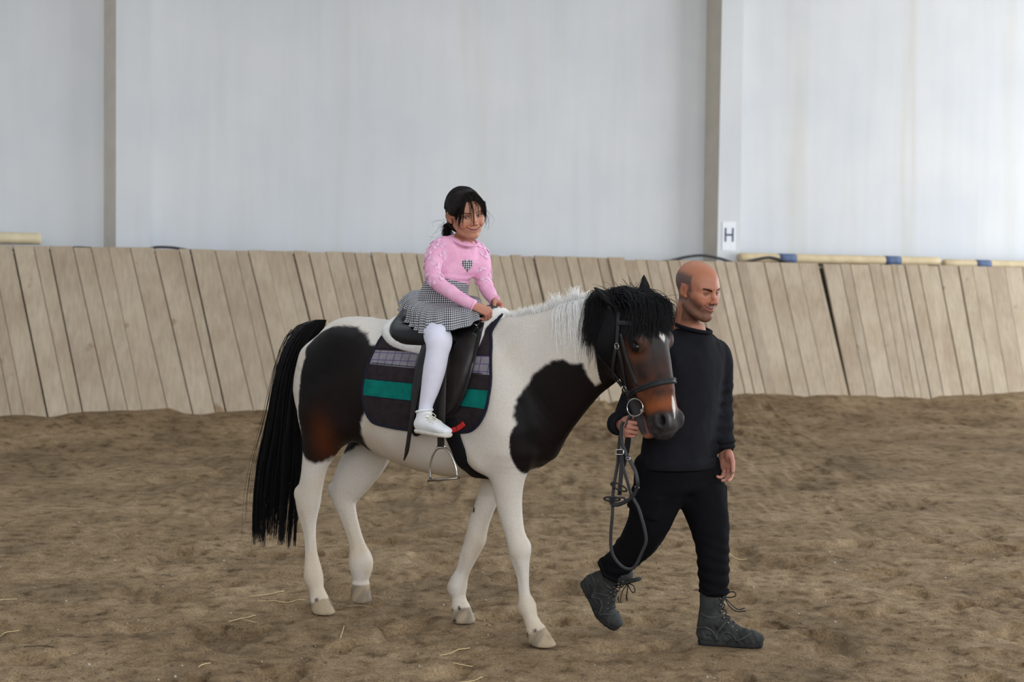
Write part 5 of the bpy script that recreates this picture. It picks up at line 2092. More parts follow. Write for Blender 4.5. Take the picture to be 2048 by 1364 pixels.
V, Q, C_ = merge(parts)
mesh_obj('body', V, Q, M_skin, girl, colors=C_)
for s in (-1, 1):
    eye_obj('eye', gho + (np.array([s * .0315, .0665, .003]) * HS) @ gax, gax, HS, (40, 26, 20), girl, gaze=(0.40, 0.90, 0.14))

# --- pink jumper
M_pink, nt, b = new_mat('pink_jumper')
v1 = coord(nt)
c1 = ramp(nt, noise(nt, v1, 22.0, 4), [(0.3, lin((224, 160, 192))), (0.7, lin((236, 180, 206)))])
nt.links.new(c1, b.inputs['Base Color'])
b.inputs['Roughness'].default_value = 0.85
b.inputs['Specular IOR Level'].default_value = 0.2
bump(nt, b, noise(nt, v1, 180.0, 3), 0.2, 0.003)
Fd = wfield(np.array(torso + armR + armL), 0.09, 0.0058)
Fd.chain(torso, side=G_L, k=0.02, sub=4, endcap=0.35)
Fd.chain(armR, side=G_L, k=0.040, sub=3, endcap=0.3)
Fd.chain(armL, side=G_L, k=0.040, sub=3, endcap=0.3)


def folds_g(p):
    q = (p - P(905, 530, 6.8))
    hz_ = np.sin(q[:, 2] * 210 + 4 * fnoise(p * 9, 2) * 6.28 * 0.35)
    band = np.exp(-((p[:, 2] - P(896, 562, 6.8)[2]) / 0.030) ** 2)
    return 0.0028 * hz_ * band + 0.010 * (fnoise(p * (13, 13, 10), 3) - 0.5) + 0.004 * (fnoise(p * 34, 2) - 0.5)


Fd.ell(P(936, 477, 6.685), (.058, .064, .050), 0.012, op='sub')
Fd.displace(folds_g)
nk = P(930, 470, 6.755)
V, Q = Fd.mesh()
jumper = mesh_obj('jumper', V, smooth_mesh(V, Q, 0) is not None and Q, M_pink, girl)
BV_J = BVHTree.FromPolygons([tuple(v) for v in V], [tuple(q) for q in Q.tolist()])
VJ, NJ = V, vnormals(V, Q)
# neck band
m = MB()
ncx = P(929, 479, 6.755)
ring = []
for a in np.linspace(0, 2 * math.pi, 33)[:-1]:
    ring.append(ncx + G_L * math.cos(a) * .060 + G_F * math.sin(a) * .058 - ZU * (.026 * math.sin(a) + 0.004))
m.tube(np.array(ring), 0.0065, 8, closed=True)
m.build('neckband', M_pink, jumper)
for (w_, d_, r_) in ((w_r, ax_r[1], .024), (w_l, ax_l[1], .024)):
    m = MB()
    e1 = unit(np.cross(d_, ZU))
    e2 = np.cross(d_, e1)
    m.tube(np.array([w_ - d_ * 0.008 + e1 * math.cos(a) * r_ + e2 * math.sin(a) * r_ for a in np.linspace(0, 6.2832, 21)[:-1]]), 0.0052, 6, closed=True)
    m.build('cuff', M_pink, jumper)
# petal tufts and sequins on the sleeves
M_tuft = plain('pale_pink_petal', (228, 186, 212), 0.8, 0.08, 40.0)
M_seq = plain('sequin', (240, 226, 236), 0.15, 0.0, 10.0, metal=0.6)
rg = np.random.default_rng(8)
armpts = [np.array(armR)[:4, :3], np.array(armL)[:4, :3]]
mt, ms = MB(), MB()
cand = []
for k_, a in enumerate(armpts):
    al = catmull(a, 6)
    d = np.min(np.linalg.norm(VJ[:, None, :] - al[None], axis=2), axis=1)
    ok = np.where((d < 0.056) & (np.abs((VJ - P(908, 520, 6.79)) @ G_L) > 0.085))[0]
    cand.append(rg.choice(ok, 95 if k_ == 0 else 70, replace=False))
for i in np.concatenate(cand):
    p, n_ = VJ[i], NJ[i]
    e1 = unit(np.cross(n_, rg.normal(0, 1, 3)))
    e2 = np.cross(n_, e1)
    r_ = rg.uniform(0.006, 0.011)
    k_ = 6
    v = [p + n_ * 0.004] + [p + n_ * rg.uniform(0.001, 0.004) + (e1 * math.cos(a) + e2 * math.sin(a)) * r_ * rg.uniform(0.7, 1.2) for a in np.linspace(0, 6.2832, k_ + 1)[:-1]]
    mt.add(v, [(0, 1 + j, 1 + (j + 1) % k_) for j in range(k_)])
    if rg.random() < 0.25:
        q = p + n_ * 0.005
        ms.add([q + e1 * 0.0022, q + e2 * 0.0022, q - e1 * 0.0022, q - e2 * 0.0022, q + n_ * 0.001], [(0, 1, 4), (1, 2, 4), (2, 3, 4), (3, 0, 4)])
o = mt.build('petal_tufts', M_tuft, jumper)
o['kind'] = 'stuff'
o = ms.build('sequins', M_seq, jumper, False)
o['kind'] = 'stuff'

# --- checked cloth
M_check, nt, b = new_mat('black_white_check')
at = nd(nt, 'ShaderNodeAttribute', attribute_name='Pat')
sx = nd(nt, 'ShaderNodeSeparateXYZ')
nt.links.new(at.outputs['Vector'], sx.inputs[0])
s1 = stripes(nt, sx.outputs[0], 105.0, 0.56)
s2 = stripes(nt, sx.outputs[1], 105.0, 0.56)
mm = nd(nt, 'ShaderNodeMath', operation='MULTIPLY')
nt.links.new(s1, mm.inputs[0])
nt.links.new(s2, mm.inputs[1])
ma = nd(nt, 'ShaderNodeMath', operation='MAXIMUM')
nt.links.new(s1, ma.inputs[0])
nt.links.new(s2, ma.inputs[1])
cB = mixrgb(nt, ma.outputs[0], lin((34, 34, 40)), lin((88, 88, 94)))
nt.links.new(mixrgb(nt, mm.outputs[0], cB, lin((212, 210, 212))), b.inputs['Base Color'])
b.inputs['Roughness'].default_value = 0.85


def add_pat(o, uv):
    a = o.data.attributes.new('Pat', 'FLOAT_VECTOR', 'POINT')
    c = np.zeros((len(uv), 3), np.float32)
    c[:, :2] = uv
    a.data.foreach_set('vector', c.ravel())


# --- skirt: fitted yoke and a gathered flounce
yoke = rowsP([(884, 618, 6.80, .125, .115), (886, 603, 6.80, .122, .112), (890, 585, 6.80, .112, .100), (895, 568, 6.80, .105, .092), (897, 560, 6.80, .103, .090)])
Fd = wfield(np.array(yoke), 0.16, 0.0075)
Fd.chain(yoke, side=G_L, k=0.01, sub=3, endcap=0.10)
Fd.displace(lambda p: 0.006 * (fnoise(p * 16, 2) - 0.5))
V, Q = Fd.mesh()
skirt = mesh_obj('skirt', V, Q, M_check, girl)
yc = P(890, 590, 6.80)
ang = np.arctan2((V - yc) @ G_L, (V - yc) @ G_F)
add_pat(skirt, np.stack([ang * 0.11 + 5, V[:, 2] + 5], -1))
Bt = [(815, 590, 7.00), (798, 604, 6.93), (803, 630, 6.83), (822, 652, 6.64), (850, 669, 6.46), (892, 661, 6.39), (929, 654, 6.41), (955, 640, 6.48), (962, 626, 6.60), (955, 612, 6.78), (922, 612, 6.95), (862, 600, 7.04)]
Tp = [(852, 588, 6.88), (842, 592, 6.83), (840, 598, 6.76), (848, 602, 6.71), (866, 606, 6.68), (892, 607, 6.66), (918, 606, 6.66), (936, 602, 6.69), (942, 598, 6.74), (936, 594, 6.80), (913, 590, 6.88), (880, 588, 6.91)]
nu, nv = 240, 20
Bw = np.array([P(*q) for q in Bt])
Tw = np.array([P(*q) for q in Tp])
Bc = catmull(np.vstack([Bw[-2:], Bw, Bw[:2]]), 20)[40:40 + nu]
Tc = catmull(np.vstack([Tw[-2:], Tw, Tw[:2]]), 20)[40:40 + nu]
cenS = Tw.mean(0)
grid = np.zeros((nu, nv, 3))
arc = np.concatenate([[0], np.cumsum(np.linalg.norm(np.diff(Bc, axis=0), axis=1))])
for j in range(nv):
    t = j / (nv - 1)
    base = Tc * (1 - t) + Bc * t
    outw = Bc - cenS
    outw[:, 2] *= 0.2
    outw /= np.linalg.norm(outw, axis=1)[:, None]
    bul = 0.020 * math.sin(math.pi * min(t * 1.15, 1.0))
    wave = np.sin(arc * 2 * math.pi / 0.075 + 1.3 * np.sin(arc * 11)) * (0.004 + 0.010 * t)
    wave2 = np.sin(arc * 2 * math.pi / 0.031) * 0.0025 * (1 - t)
    near_ = np.clip(-(outw @ np.array([0, 1.0, 0])), 0, 1)
    grid[:, j] = base + ZU * bul + outw * (bul * (0.6 + 0.9 * near_) + wave + wave2)[:, None]
# fold: close the ring
grid = np.concatenate([grid, grid[:1]], 0)
# lift the flounce off the thigh
th_r = (HW(hip_l), HW(knee))
V, f = shell(grid[::-1], nu + 1, nv, 0.004)
fl_o = mesh_obj('flounce', V, f, M_check, skirt)
uu = np.concatenate([arc, [arc[-1] + 0.005]])
L_v = np.linspace(0, 0.15, nv)
U, Vv = np.meshgrid(uu[::-1], L_v, indexing='ij')
pat = np.stack([U, Vv], -1).reshape(-1, 2)
add_pat(fl_o, np.vstack([pat, pat]))

# --- white tights and shoes
M_tights = plain('white_tights', (218, 216, 230), 0.75, 0.03, 30.0, bstr=0.08, bscale=400.0)
M_shoe = plain('white_leather_shoe', (228, 229, 232), 0.5, 0.05, 30.0)
M_sole = plain('scuffed_white_sole', (206, 200, 190), 0.7, 0.15, 40.0)
M_lace = plain('cream_lace', (220, 212, 192), 0.8, 0.05, 40.0)
shoe_o = HL(836, 862, -.372)
sx_ = unit(HL(896, 868, -.390) - HL(836, 858, -.366))
for sg in (-1, 1):
    mir = np.array([1, -sg, 1.0])
    rows = [tuple(np.array(r[:3]) * mir) + (r[3],) for r in legrows]
    Fd = wfield(np.array(rows), 0.09, 0.0075)
    Fd.chain(rows, k=0.01, sub=4)
    V, Q = Fd.mesh()
    mesh_obj('tights_leg', HW(V), Q, M_tights, girl)
    # shoe in its own frame: x towards the toe, y away from the horse, z up
    ax = np.stack([sx_, unit(np.cross(np.array([0, 0, 1.0]), sx_)), np.zeros(3)])
    ax[2] = np.cross(ax[0], ax[1])

    def S(p, ax=ax, mir=mir):
        return HW((shoe_o + np.asarray(p, float) @ ax) * mir)

    Fd = Field((-.05, -.06, -.02), (.22, .06, .13), 0.0048)
    Fd.chain([(.012, 0, .030, .028, .028), (.05, 0, .034, .031, .032), (.10, 0, .032, .036, .028), (.145, 0, .024, .036, .021), (.172, 0, .020, .028, .016)], k=0.01, sub=3)
    Fd.chain([(.030, 0, .045, .031, .034), (.034, 0, .085, .032, .036)], k=0.02, sub=2)
    Fd.cut((0, 0, .006), (0, 0, -1), 0.003)
    Fd.cut((0.034, 0, .093), (-.25, 0, 1), 0.003)
    V, Q = Fd.mesh()
    if sg > 0:
        Q = Q[:, ::-1]
    so = mesh_obj('shoe', S(V), Q, M_shoe, girl)
    Fd = Field((-.05, -.06, -.03), (.22, .06, .06), 0.0042)
    Fd.chain([(.010, 0, .004, .030, .018), (.05, 0, .004, .032, .018), (.10, 0, .004, .038, .018), (.145, 0, .004, .038, .018), (.173, 0, .005, .030, .016)], k=0.005, sub=3)
    Fd.cut((0, 0, -.008), (0, 0, -1), 0.003)
    Fd.cut((0, 0, .011), (0, 0, 1), 0.003)
    V, Q = Fd.mesh()
    if sg > 0:
        Q = Q[:, ::-1]
    mesh_obj('sole', S(V), Q, M_sole, so)
    m = MB()
    for (x0, z0) in ((.072, .069), (.088, .063), (.104, .058)):
        m.tube(np.array([S((x0 + 0.012 * abs(t), t * .030, z0 - 0.016 * t * t + .004)) for t in np.linspace(-1, 1, 9)]), 0.0022, 6)
    for t in (1, -1):
        m.tube(np.array([S(p) for p in catmull([(.075, 0, .074), (.066, t * .018, .084), (.072, t * .032, .072), (.082, t * .014, .070)], 4)]), 0.0018, 6)
    m.build('lace', M_lace, so)
    m = MB()
    m.tube(np.array([S((.033 + math.cos(a) * .036, math.sin(a) * .032, .092 + math.cos(a) * .009)) for a in np.linspace(0, 6.2832, 25)[:-1]]), 0.0058, 8, closed=True)
    m.build('collar', M_shoe, so)

# --- heart patch on the chest
heart = []
for a in np.linspace(0, 2 * math.pi, 41)[:-1]:
    heart.append((16 * math.sin(a) ** 3 / 17.0, (13 * math.cos(a) - 5 * math.cos(2 * a) - 2 * math.cos(3 * a) - math.cos(4 * a)) / 17.0))
heart = np.array(heart)
V, uv, f = [], [], []
rad = np.linspace(0, 1, 7)
for r_ in rad:
    for (hx, hy) in heart:
        px, py = 934.5 + hx * r_ * 11.5, 530 - hy * r_ * 15.5
        d = ray(px, py)
        h_ = BV_J.ray_cast(Vector(CP), Vector(d).normalized())
        V.append(np.array(h_[0]) + np.array(h_[1]) * (0.0035 if r_ < 0.99 else 0.001))
        uv.append((hx * r_ * 0.027 + 3, hy * r_ * 0.036 + 3))
nh_ = len(heart)
for i in range(len(rad) - 1):
    for j in range(nh_):
        f.append((i * nh_ + j, (i + 1) * nh_ + j, (i + 1) * nh_ + (j + 1) % nh_, i * nh_ + (j + 1) % nh_))
ho = mesh_obj('heart_patch', np.array(V), f, M_check, jumper)
add_pat(ho, np.array(uv))

# --- hair
M_ghair = plain('dark_brown_hair', (27, 21, 20), 0.62, 0.35, 60.0, spec=0.12)
Fd = Field((-.11, -.15, -.13), (.11, .14, .15), 0.0032)
Fd.ell((0, -.020, .034), (.0815, .102, .092), 0.0)
Fd.ell((0, .018, .040), (.068, .070, .072), 0.02)
Fd.ell((0, -.046, -.034), (.069, .056, .060), 0.03)
Fd.ell((.069, .030, .014), (.012, .030, .036), 0.02)
Fd.ell((-.067, .034, .006), (.013, .030, .046), 0.02)
Fd.ell((0, .105, -.028), (.072, .075, .088), 0.012, op='sub')
Fd.ell((0, .118, .006), (.060, .072, .066), 0.03, op='sub')
for s in (-1, 1):
    Fd.ell((s * .086, .010, -.030), (.026, .022, .034), 0.018, op='sub')
    Fd.ell((s * .080, .052, -.062), (.04, .055, .066), 0.03, op='sub')
Fd.cut((0, 0, -.098), (0, 0.3, -1), 0.02)
Fd.displace(lambda p: 0.0030 * (fnoise(p * (60, 14, 60), 2) - 0.5))
V, Q = Fd.mesh()
V = smooth_mesh(V, Q, 14, 0.5)
hair = mesh_obj('hair', gho + (V * HS) @ gax, Q, M_ghair, girl)
# pony tail low behind, plus strands combed back over the cap
rh = np.random.default_rng(12)


def HH(p):
    return gho + (np.asarray(p, float) * HS) @ gax


lines = []
tie = np.array([-.030, -.112, -.058])
tie = np.array([.040, -.074, -.056])
for i in range(900):                                   # combed from the hairline to the tie
    a = rh.uniform(-1.45, 1.45)
    x0, y0, z0 = .070 * math.sin(a), 0.062 - 0.085 * (1 - math.cos(a)) * 0.55, 0.085 - 0.055 * (1 - math.cos(a))
    c = catmull([(x0, y0, z0), (x0 * 1.16, y0 - .075, z0 + .022 - 0.03 * abs(x0) / .07), (x0 * 0.9 + .006, -.095, .015), tie + rh.normal(0, .006, 3)], 4)
    q = (c - (0, -.018, .034)) / (.0828, .1035, .0930)
    r_ = np.linalg.norm(q, axis=1)
    c = np.where((r_ < 1)[:, None], (0, -.018, .034) + q / r_[:, None] * (.0828, .1035, .0930), c)
    q = (c - (0, -.018, .034)) / (.0828, .1035, .0930)
    r_ = np.linalg.norm(q, axis=1)
    k9 = np.where(np.arange(len(c)) < len(c) - 3, np.minimum(r_, 1.015) / r_, 1.0)
    c = (0, -.018, .034) + (c - (0, -.018, .034)) * k9[:, None]
    c[0] = (0, -.018, .034) + (c[0] - (0, -.018, .034)) * 0.95
    lines.append(c)
for i in range(420):                                   # tail
    e = tie + np.array([rh.normal(.016, .012), rh.normal(-.014, .010), rh.normal(-.052, .012)])
    lines.append(catmull([tie + rh.normal(0, .007, 3), tie + (rh.normal(.014, .008), rh.normal(-.020, .008), rh.normal(-.010, .008)), (tie + e) / 2 + (rh.normal(.012, .006), rh.normal(-.012, .006), -.006), e], 4))
strands('hair_strands', HH(np.array(lines)), rh.uniform(0.0008, 0.0017, len(lines)), 0.0005, M_ghair, hair, 3)
lines = []
for (x0, x1, z1, n_, sp, y1) in ((.004, .050, -.026, 12, .003, .080), (.006, .060, -.030, 40, .005, .066), (.002, .008, -.020, 14, .002, .112), (-.002, .016, .006, 8, .004, .100), (-.008, -.018, .020, 12, .005, .098), (-.012, -.050, .004, 26, .005, .076), (-.014, -.066, -.034, 40, .005, .048), (-.014, -.070, -.016, 40, .005, .050), (.010, .068, -.006, 90, .006, .050), (.008, .058, .030, 90, .007, .070), (-.010, -.060, .036, 60, .006, .070)):
    for i in range(n_):
        a = np.array([x0 + rh.normal(0, .008), .052 + rh.normal(0, .006), .106 + rh.normal(0, .003)])
        e = np.array([x1 + rh.normal(0, sp), y1 + rh.normal(0, .003), z1 + rh.normal(0, .008)])
        mid = np.array([(a[0] * .45 + e[0] * .55) + (x1 - x0) * 0.10, .095 - 0.35 * abs(x1) + rh.normal(0, .002), .066 + rh.normal(0, .004)])
        mid2 = (mid + e) / 2 + np.array([(x1 - x0) * 0.12, .010, 0.006])
        lines.append(catmull([a, mid, mid2, e], 4))
strands('fringe', HH(np.array(lines)), rh.uniform(0.0006, 0.0013, len(lines)), 0.0004, M_ghair, hair, 3)
lines = []
for i in range(14):
    a = np.array([.06, -.08, -.04]) + rh.normal(0, .01, 3)
    e = a + (rh.normal(.03, .02), rh.normal(-.03, .02), rh.normal(-.05, .02))
    lines.append(catmull([a, (a + e) / 2 + rh.normal(0, .012, 3), e], 4))
for i in range(10):
    a = np.array([-.06, .06, .03]) + rh.normal(0, .006, 3)
    e = np.array([-.082, .05, -.06]) + rh.normal(0, .012, 3)
    lines.append(catmull([a, (a + e) / 2 + np.array([-.014, .01, 0.0]) + rh.normal(0, .004, 3), e], 4))
fo = strands('flyaway_hair', HH(np.array(lines)), 0.0005, 0.0003, M_ghair, hair, 3)
fo['kind'] = 'stuff'
# ================================================================== the man
man = empty('person', G(1330, 1275), 'bald man in black jumper and cargo trousers leading the horse by the reins', 'person')
MS = 1.02
max_ = axes_from((math.sin(math.radians(40)), -math.cos(math.radians(40)), -0.24), roll=math.radians(-3))
mho = P(1396, 579, 6.42)
hv, hq = head_mesh(True)
parts = [(mho + (hv * MS) @ max_, hq, skin_head_colors(hv, True))]
skin_m = lin((170, 118, 98))
M_R, M_L = -HLF, HLF
# right hand: fist round the reins under the bit, thumb on top
mr_v, mr_q = hand_mesh(((78, 92, 55), (82, 95, 55), (84, 96, 55), (86, 96, 55)), spread=0.02, thumb=((0.50, 0.80, -0.30), (0.05, 0.60, -0.80), (-0.35, -0.10, -0.90)))
ym = unit((0.25, -0.92, -0.12))
xm = unit(np.array([0.12, 0.0, 1.0]) - ym * (np.array([0.12, 0, 1.0]) @ ym))
axm = np.stack([xm, ym, np.cross(ym, xm)])             # right hand: z = y x x
w_mr = P(1243, 850, 6.22)
V, Q = place_mesh(mr_v, mr_q, w_mr, axm, 0.92)
parts.append((V, Q, mixc(np.tile(skin_m, (len(V), 1)), lin((186, 126, 112)), sstep(0.4, 0.7, fnoise(V * 40, 2)))))
# left hand hanging, fingers curled
ml_v, ml_q = hand_mesh(((22, 32, 20), (28, 40, 22), (34, 46, 24), (40, 50, 26)), spread=0.03, thumb=((0.45, 0.80, -0.35), (0.15, 0.92, -0.30), (0.05, 0.95, -0.30)))
axl = ortho((0.10, -0.16, -1.0), (0.62, 0.78, 0.05))
w_ml = P(1449, 899, 6.52)
V, Q = place_mesh(ml_v, ml_q, w_ml, axl, 0.95)
parts.append((V, Q, mixc(np.tile(skin_m, (len(V), 1)), lin((190, 128, 112)), sstep(0.4, 0.7, fnoise(V * 40, 2)))))

m_torso = rowsP([(1356, 935, 6.50, .200, .150), (1357, 905, 6.50, .202, .150), (1362, 850, 6.495, .196, .142), (1368, 790, 6.49, .202, .142), (1376, 735, 6.485, .208, .136), (1381, 706, 6.48, .185, .120), (1384, 686, 6.475, .130, .100), (1387, 665, 6.47, .086, .080)])
m_armR = rowsP([(1342, 710, 6.40, .066, .066), (1308, 725, 6.42, .072, .072), (1283, 765, 6.46, .064, .064), (1262, 806, 6.44, .056, .056), (1250, 836, 6.34, .050, .050), (1246, 848, 6.25, .042, .042)])
m_armL = rowsP([(1412, 700, 6.57, .062, .062), (1432, 716, 6.62, .066, .066), (1438, 770, 6.64, .062, .062), (1440, 820, 6.62, .055, .055), (1445, 862, 6.57, .047, .047), (1449, 896, 6.525, .040, .040)])
rl = [(1322, 930, 6.47, .112, .112), (1315, 985, 6.47, .108, .108), (1299, 1040, 6.50, .096, .096), (1275, 1084, 6.56, .081, .081), (1247, 1114, 6.62, .070, .070), (1226, 1134, 6.655, .062, .062), (1219, 1141, 6.665, .056, .056)]
ll = [(1396, 930, 6.57, .108, .108), (1407, 1000, 6.54, .102, .102), (1419, 1050, 6.505, .087, .087), (1425, 1098, 6.475, .073, .073), (1427, 1140, 6.46, .068, .068), (1428, 1172, 6.455, .062, .062), (1428, 1184, 6.455, .055, .055)]
rl_w, ll_w = rowsP(rl), rowsP(ll)
inner = [[r[:3] + (r[3] * .7, r[4] * .7) for r in m_torso], [r[:3] + (.024, .024) for r in m_armR], [r[:3] + (.024, .024) for r in m_armL], [r[:3] + (r[3] * .6, r[4] * .6) for r in rl_w], [r[:3] + (r[3] * .6, r[4] * .6) for r in ll_w]]
Fd = wfield(np.vstack([np.array(c) for c in inner]), 0.16, 0.016)
for c in inner:
    Fd.chain(c, side=HLF, k=0.03, sub=2)
V, Q = Fd.mesh()
parts.append((V, Q, np.tile(skin_m, (len(V), 1))))
V, Q, C_ = merge(parts)
mesh_obj('body', V, Q, M_skin, man, colors=C_)
for s in (-1, 1):
    eye_obj('eye', mho + (np.array([s * .0315, .0665, .002]) * MS) @ max_, max_, MS, (34, 24, 20), man, gaze=(0, 0.85, -0.5), white=(120, 96, 88))

# --- jumper
M_jump = plain('charcoal_black_jumper', (27, 27, 31), 0.95, 0.12, 18.0, spec=0.08, bstr=0.25, bscale=260.0, bdist=0.002)
Fd = wfield(np.array(m_torso + m_armR + m_armL), 0.16, 0.0078)
Fd.chain(m_torso, side=HLF, k=0.02, sub=4, endcap=0.25)
Fd.chain(m_armR, side=HLF, k=0.06, sub=3, endcap=0.3)
Fd.chain(m_armL, side=HLF, k=0.06, sub=3, endcap=0.3)
c_b = P(1358, 930, 6.5)


def folds_m(p):
    arm = np.exp(-(((p - P(1445, 850, 6.58)) @ HLF) / 0.09) ** 2)
    ring = np.sin(p[:, 2] * 120 + 5 * fnoise(p * 6, 2))
    return 0.014 * (fnoise(p * (7, 7, 6), 3) - 0.5) + 0.006 * (fnoise(p * (22, 22, 14), 2) - 0.5) + 0.0035 * ring * arm * (p[:, 2] < 1.15)


Fd.displace(folds_m)
Fd.cut(c_b + ZU * -0.008, (0.02, 0, -1), 0.01)
V, Q = Fd.mesh()
mj = mesh_obj('jumper', V, Q, M_jump, man)
m = MB()
hem = []
for a in np.linspace(0, 2 * math.pi, 61)[:-1]:
    d = HLF * math.cos(a) + HFW * math.sin(a)
    hem.append(c_b + ZU * 0.018 + HLF * math.cos(a) * .199 + HFW * math.sin(a) * .148)
m.tube(np.array(hem), 1.0, closed=True, flat=(0.024, 0.005), ref=np.array([HLF * math.cos(a) + HFW * math.sin(a) for a in np.linspace(0, 2 * math.pi, 61)[:-1]]))
m.build('hem', M_jump, mj)
m = MB()
nc = P(1387, 656, 6.45)
ring = [nc + (HLF * math.cos(a) * .072 + HFW * math.sin(a) * .076) - ZU * (0.018 * math.sin(a)) for a in np.linspace(0, 6.2832, 41)[:-1]]
m.tube(np.array(ring), 0.0085, 10, closed=True)
m.build('collar', M_jump, mj)
for (w_, d_, r_) in ((w_mr, ym, .036), (w_ml, axl[1], .036)):
    m = MB()
    e1 = unit(np.cross(d_, (0.3, 0.2, 0.9)))
    e2 = np.cross(d_, e1)
    for k_ in (0, 1):
        m.tube(np.array([w_ - d_ * (0.012 + 0.022 * k_) + e1 * math.cos(a) * (r_ + .004 * k_) + e2 * math.sin(a) * (r_ + .004 * k_) for a in np.linspace(0, 6.2832, 25)[:-1]]), 0.013, 8, closed=True)
    m.build('cuff', M_jump, mj)

# --- cargo trousers
M_trou = plain('black_cargo_cloth', (17, 17, 20), 0.95, 0.12, 14.0, spec=0.08, bstr=0.2, bscale=300.0, bdist=0.0015)
pel = rowsP([(1357, 905, 6.51, .175, .135), (1357, 935, 6.51, .188, .142), (1358, 962, 6.51, .175, .130)])
Fd = wfield(np.array(pel + rl_w + ll_w), 0.16, 0.0085)
Fd.chain(pel, side=HLF, k=0.02, sub=3, endcap=0.5)
Fd.chain(rl_w, side=HLF, k=0.05, sub=4, endcap=0.4)
Fd.chain(ll_w, side=HLF, k=0.05, sub=4, endcap=0.4)
# cargo pockets
pk = P(1448, 1000, 6.60)
Fd.chain([tuple(P(1424, 975, 6.615)) + (.030, .070), tuple(P(1427, 1018, 6.59)) + (.034, .070)], side=HLF, k=0.01, sub=1, endcap=0.3)
Fd.chain([tuple(P(1296, 985, 6.395)) + (.022, .080), tuple(P(1284, 1025, 6.42)) + (.026, .080)], side=HLF, k=0.01, sub=1, endcap=0.3)


def folds_t(p):
    kn = np.exp(-((p - P(1425, 1120, 6.46)) ** 2).sum(1) / 0.012) + 1.1 * np.exp(-((p - P(1428, 1172, 6.45)) ** 2).sum(1) / 0.008) + 1.0 * np.exp(-((p - P(1240, 1120, 6.63)) ** 2).sum(1) / 0.010)
    ring = np.sin(p[:, 2] * 130 + 30 * p[:, 0] + 6 * fnoise(p * 7, 2))
    return 0.018 * (fnoise(p * (8, 8, 6), 3) - 0.5) + 0.0042 * ring * np.clip(kn, 0, 1.2) + 0.005 * (fnoise(p * 26, 2) - 0.5)


Fd.displace(folds_t, 0.05)
V, Q = Fd.mesh()
tr = mesh_obj('trousers', V, Q, M_trou, man)
# drawstring cuffs
for (c, d_, r_) in ((P(1428, 1181, 6.455), (0, 0, 1.0), .058), (P(1221, 1139, 6.66), P(1245, 1116, 6.62) - P(1221, 1139, 6.66), .058)):
    d_ = unit(d_)
    e1 = unit(np.cross(d_, (0.9, 0.3, 0.1)))
    e2 = np.cross(d_, e1)
    m = MB()
    m.tube(np.array([c + e1 * math.cos(a) * r_ + e2 * math.sin(a) * r_ + d_ * 0.004 * math.sin(5 * a) for a in np.linspace(0, 6.2832, 33)[:-1]]), 0.0105, 8, closed=True)
    m.build('gathered_cuff', M_trou, tr)

# --- boots
M_boot = plain('dusty_black_boot', (52, 53, 52), 0.8, 0.45, 16.0, spec=0.2, bstr=0.3, bscale=70.0, bdist=0.004)
M_boots = plain('dusty_rubber_sole', (44, 43, 43), 0.9, 0.35, 20.0, spec=0.15, bstr=0.4, bscale=60.0, bdist=0.004)
M_seam = plain('dusty_grey_overlay', (64, 64, 62), 0.8, 0.3, 30.0, spec=0.2)
M_lacem = plain('black_lace', (20, 20, 21), 0.7, 0.2, 40.0)
M_eyelet = plain('dull_eyelet', (120, 118, 114), 0.35, 0.1, 40.0, metal=0.9)


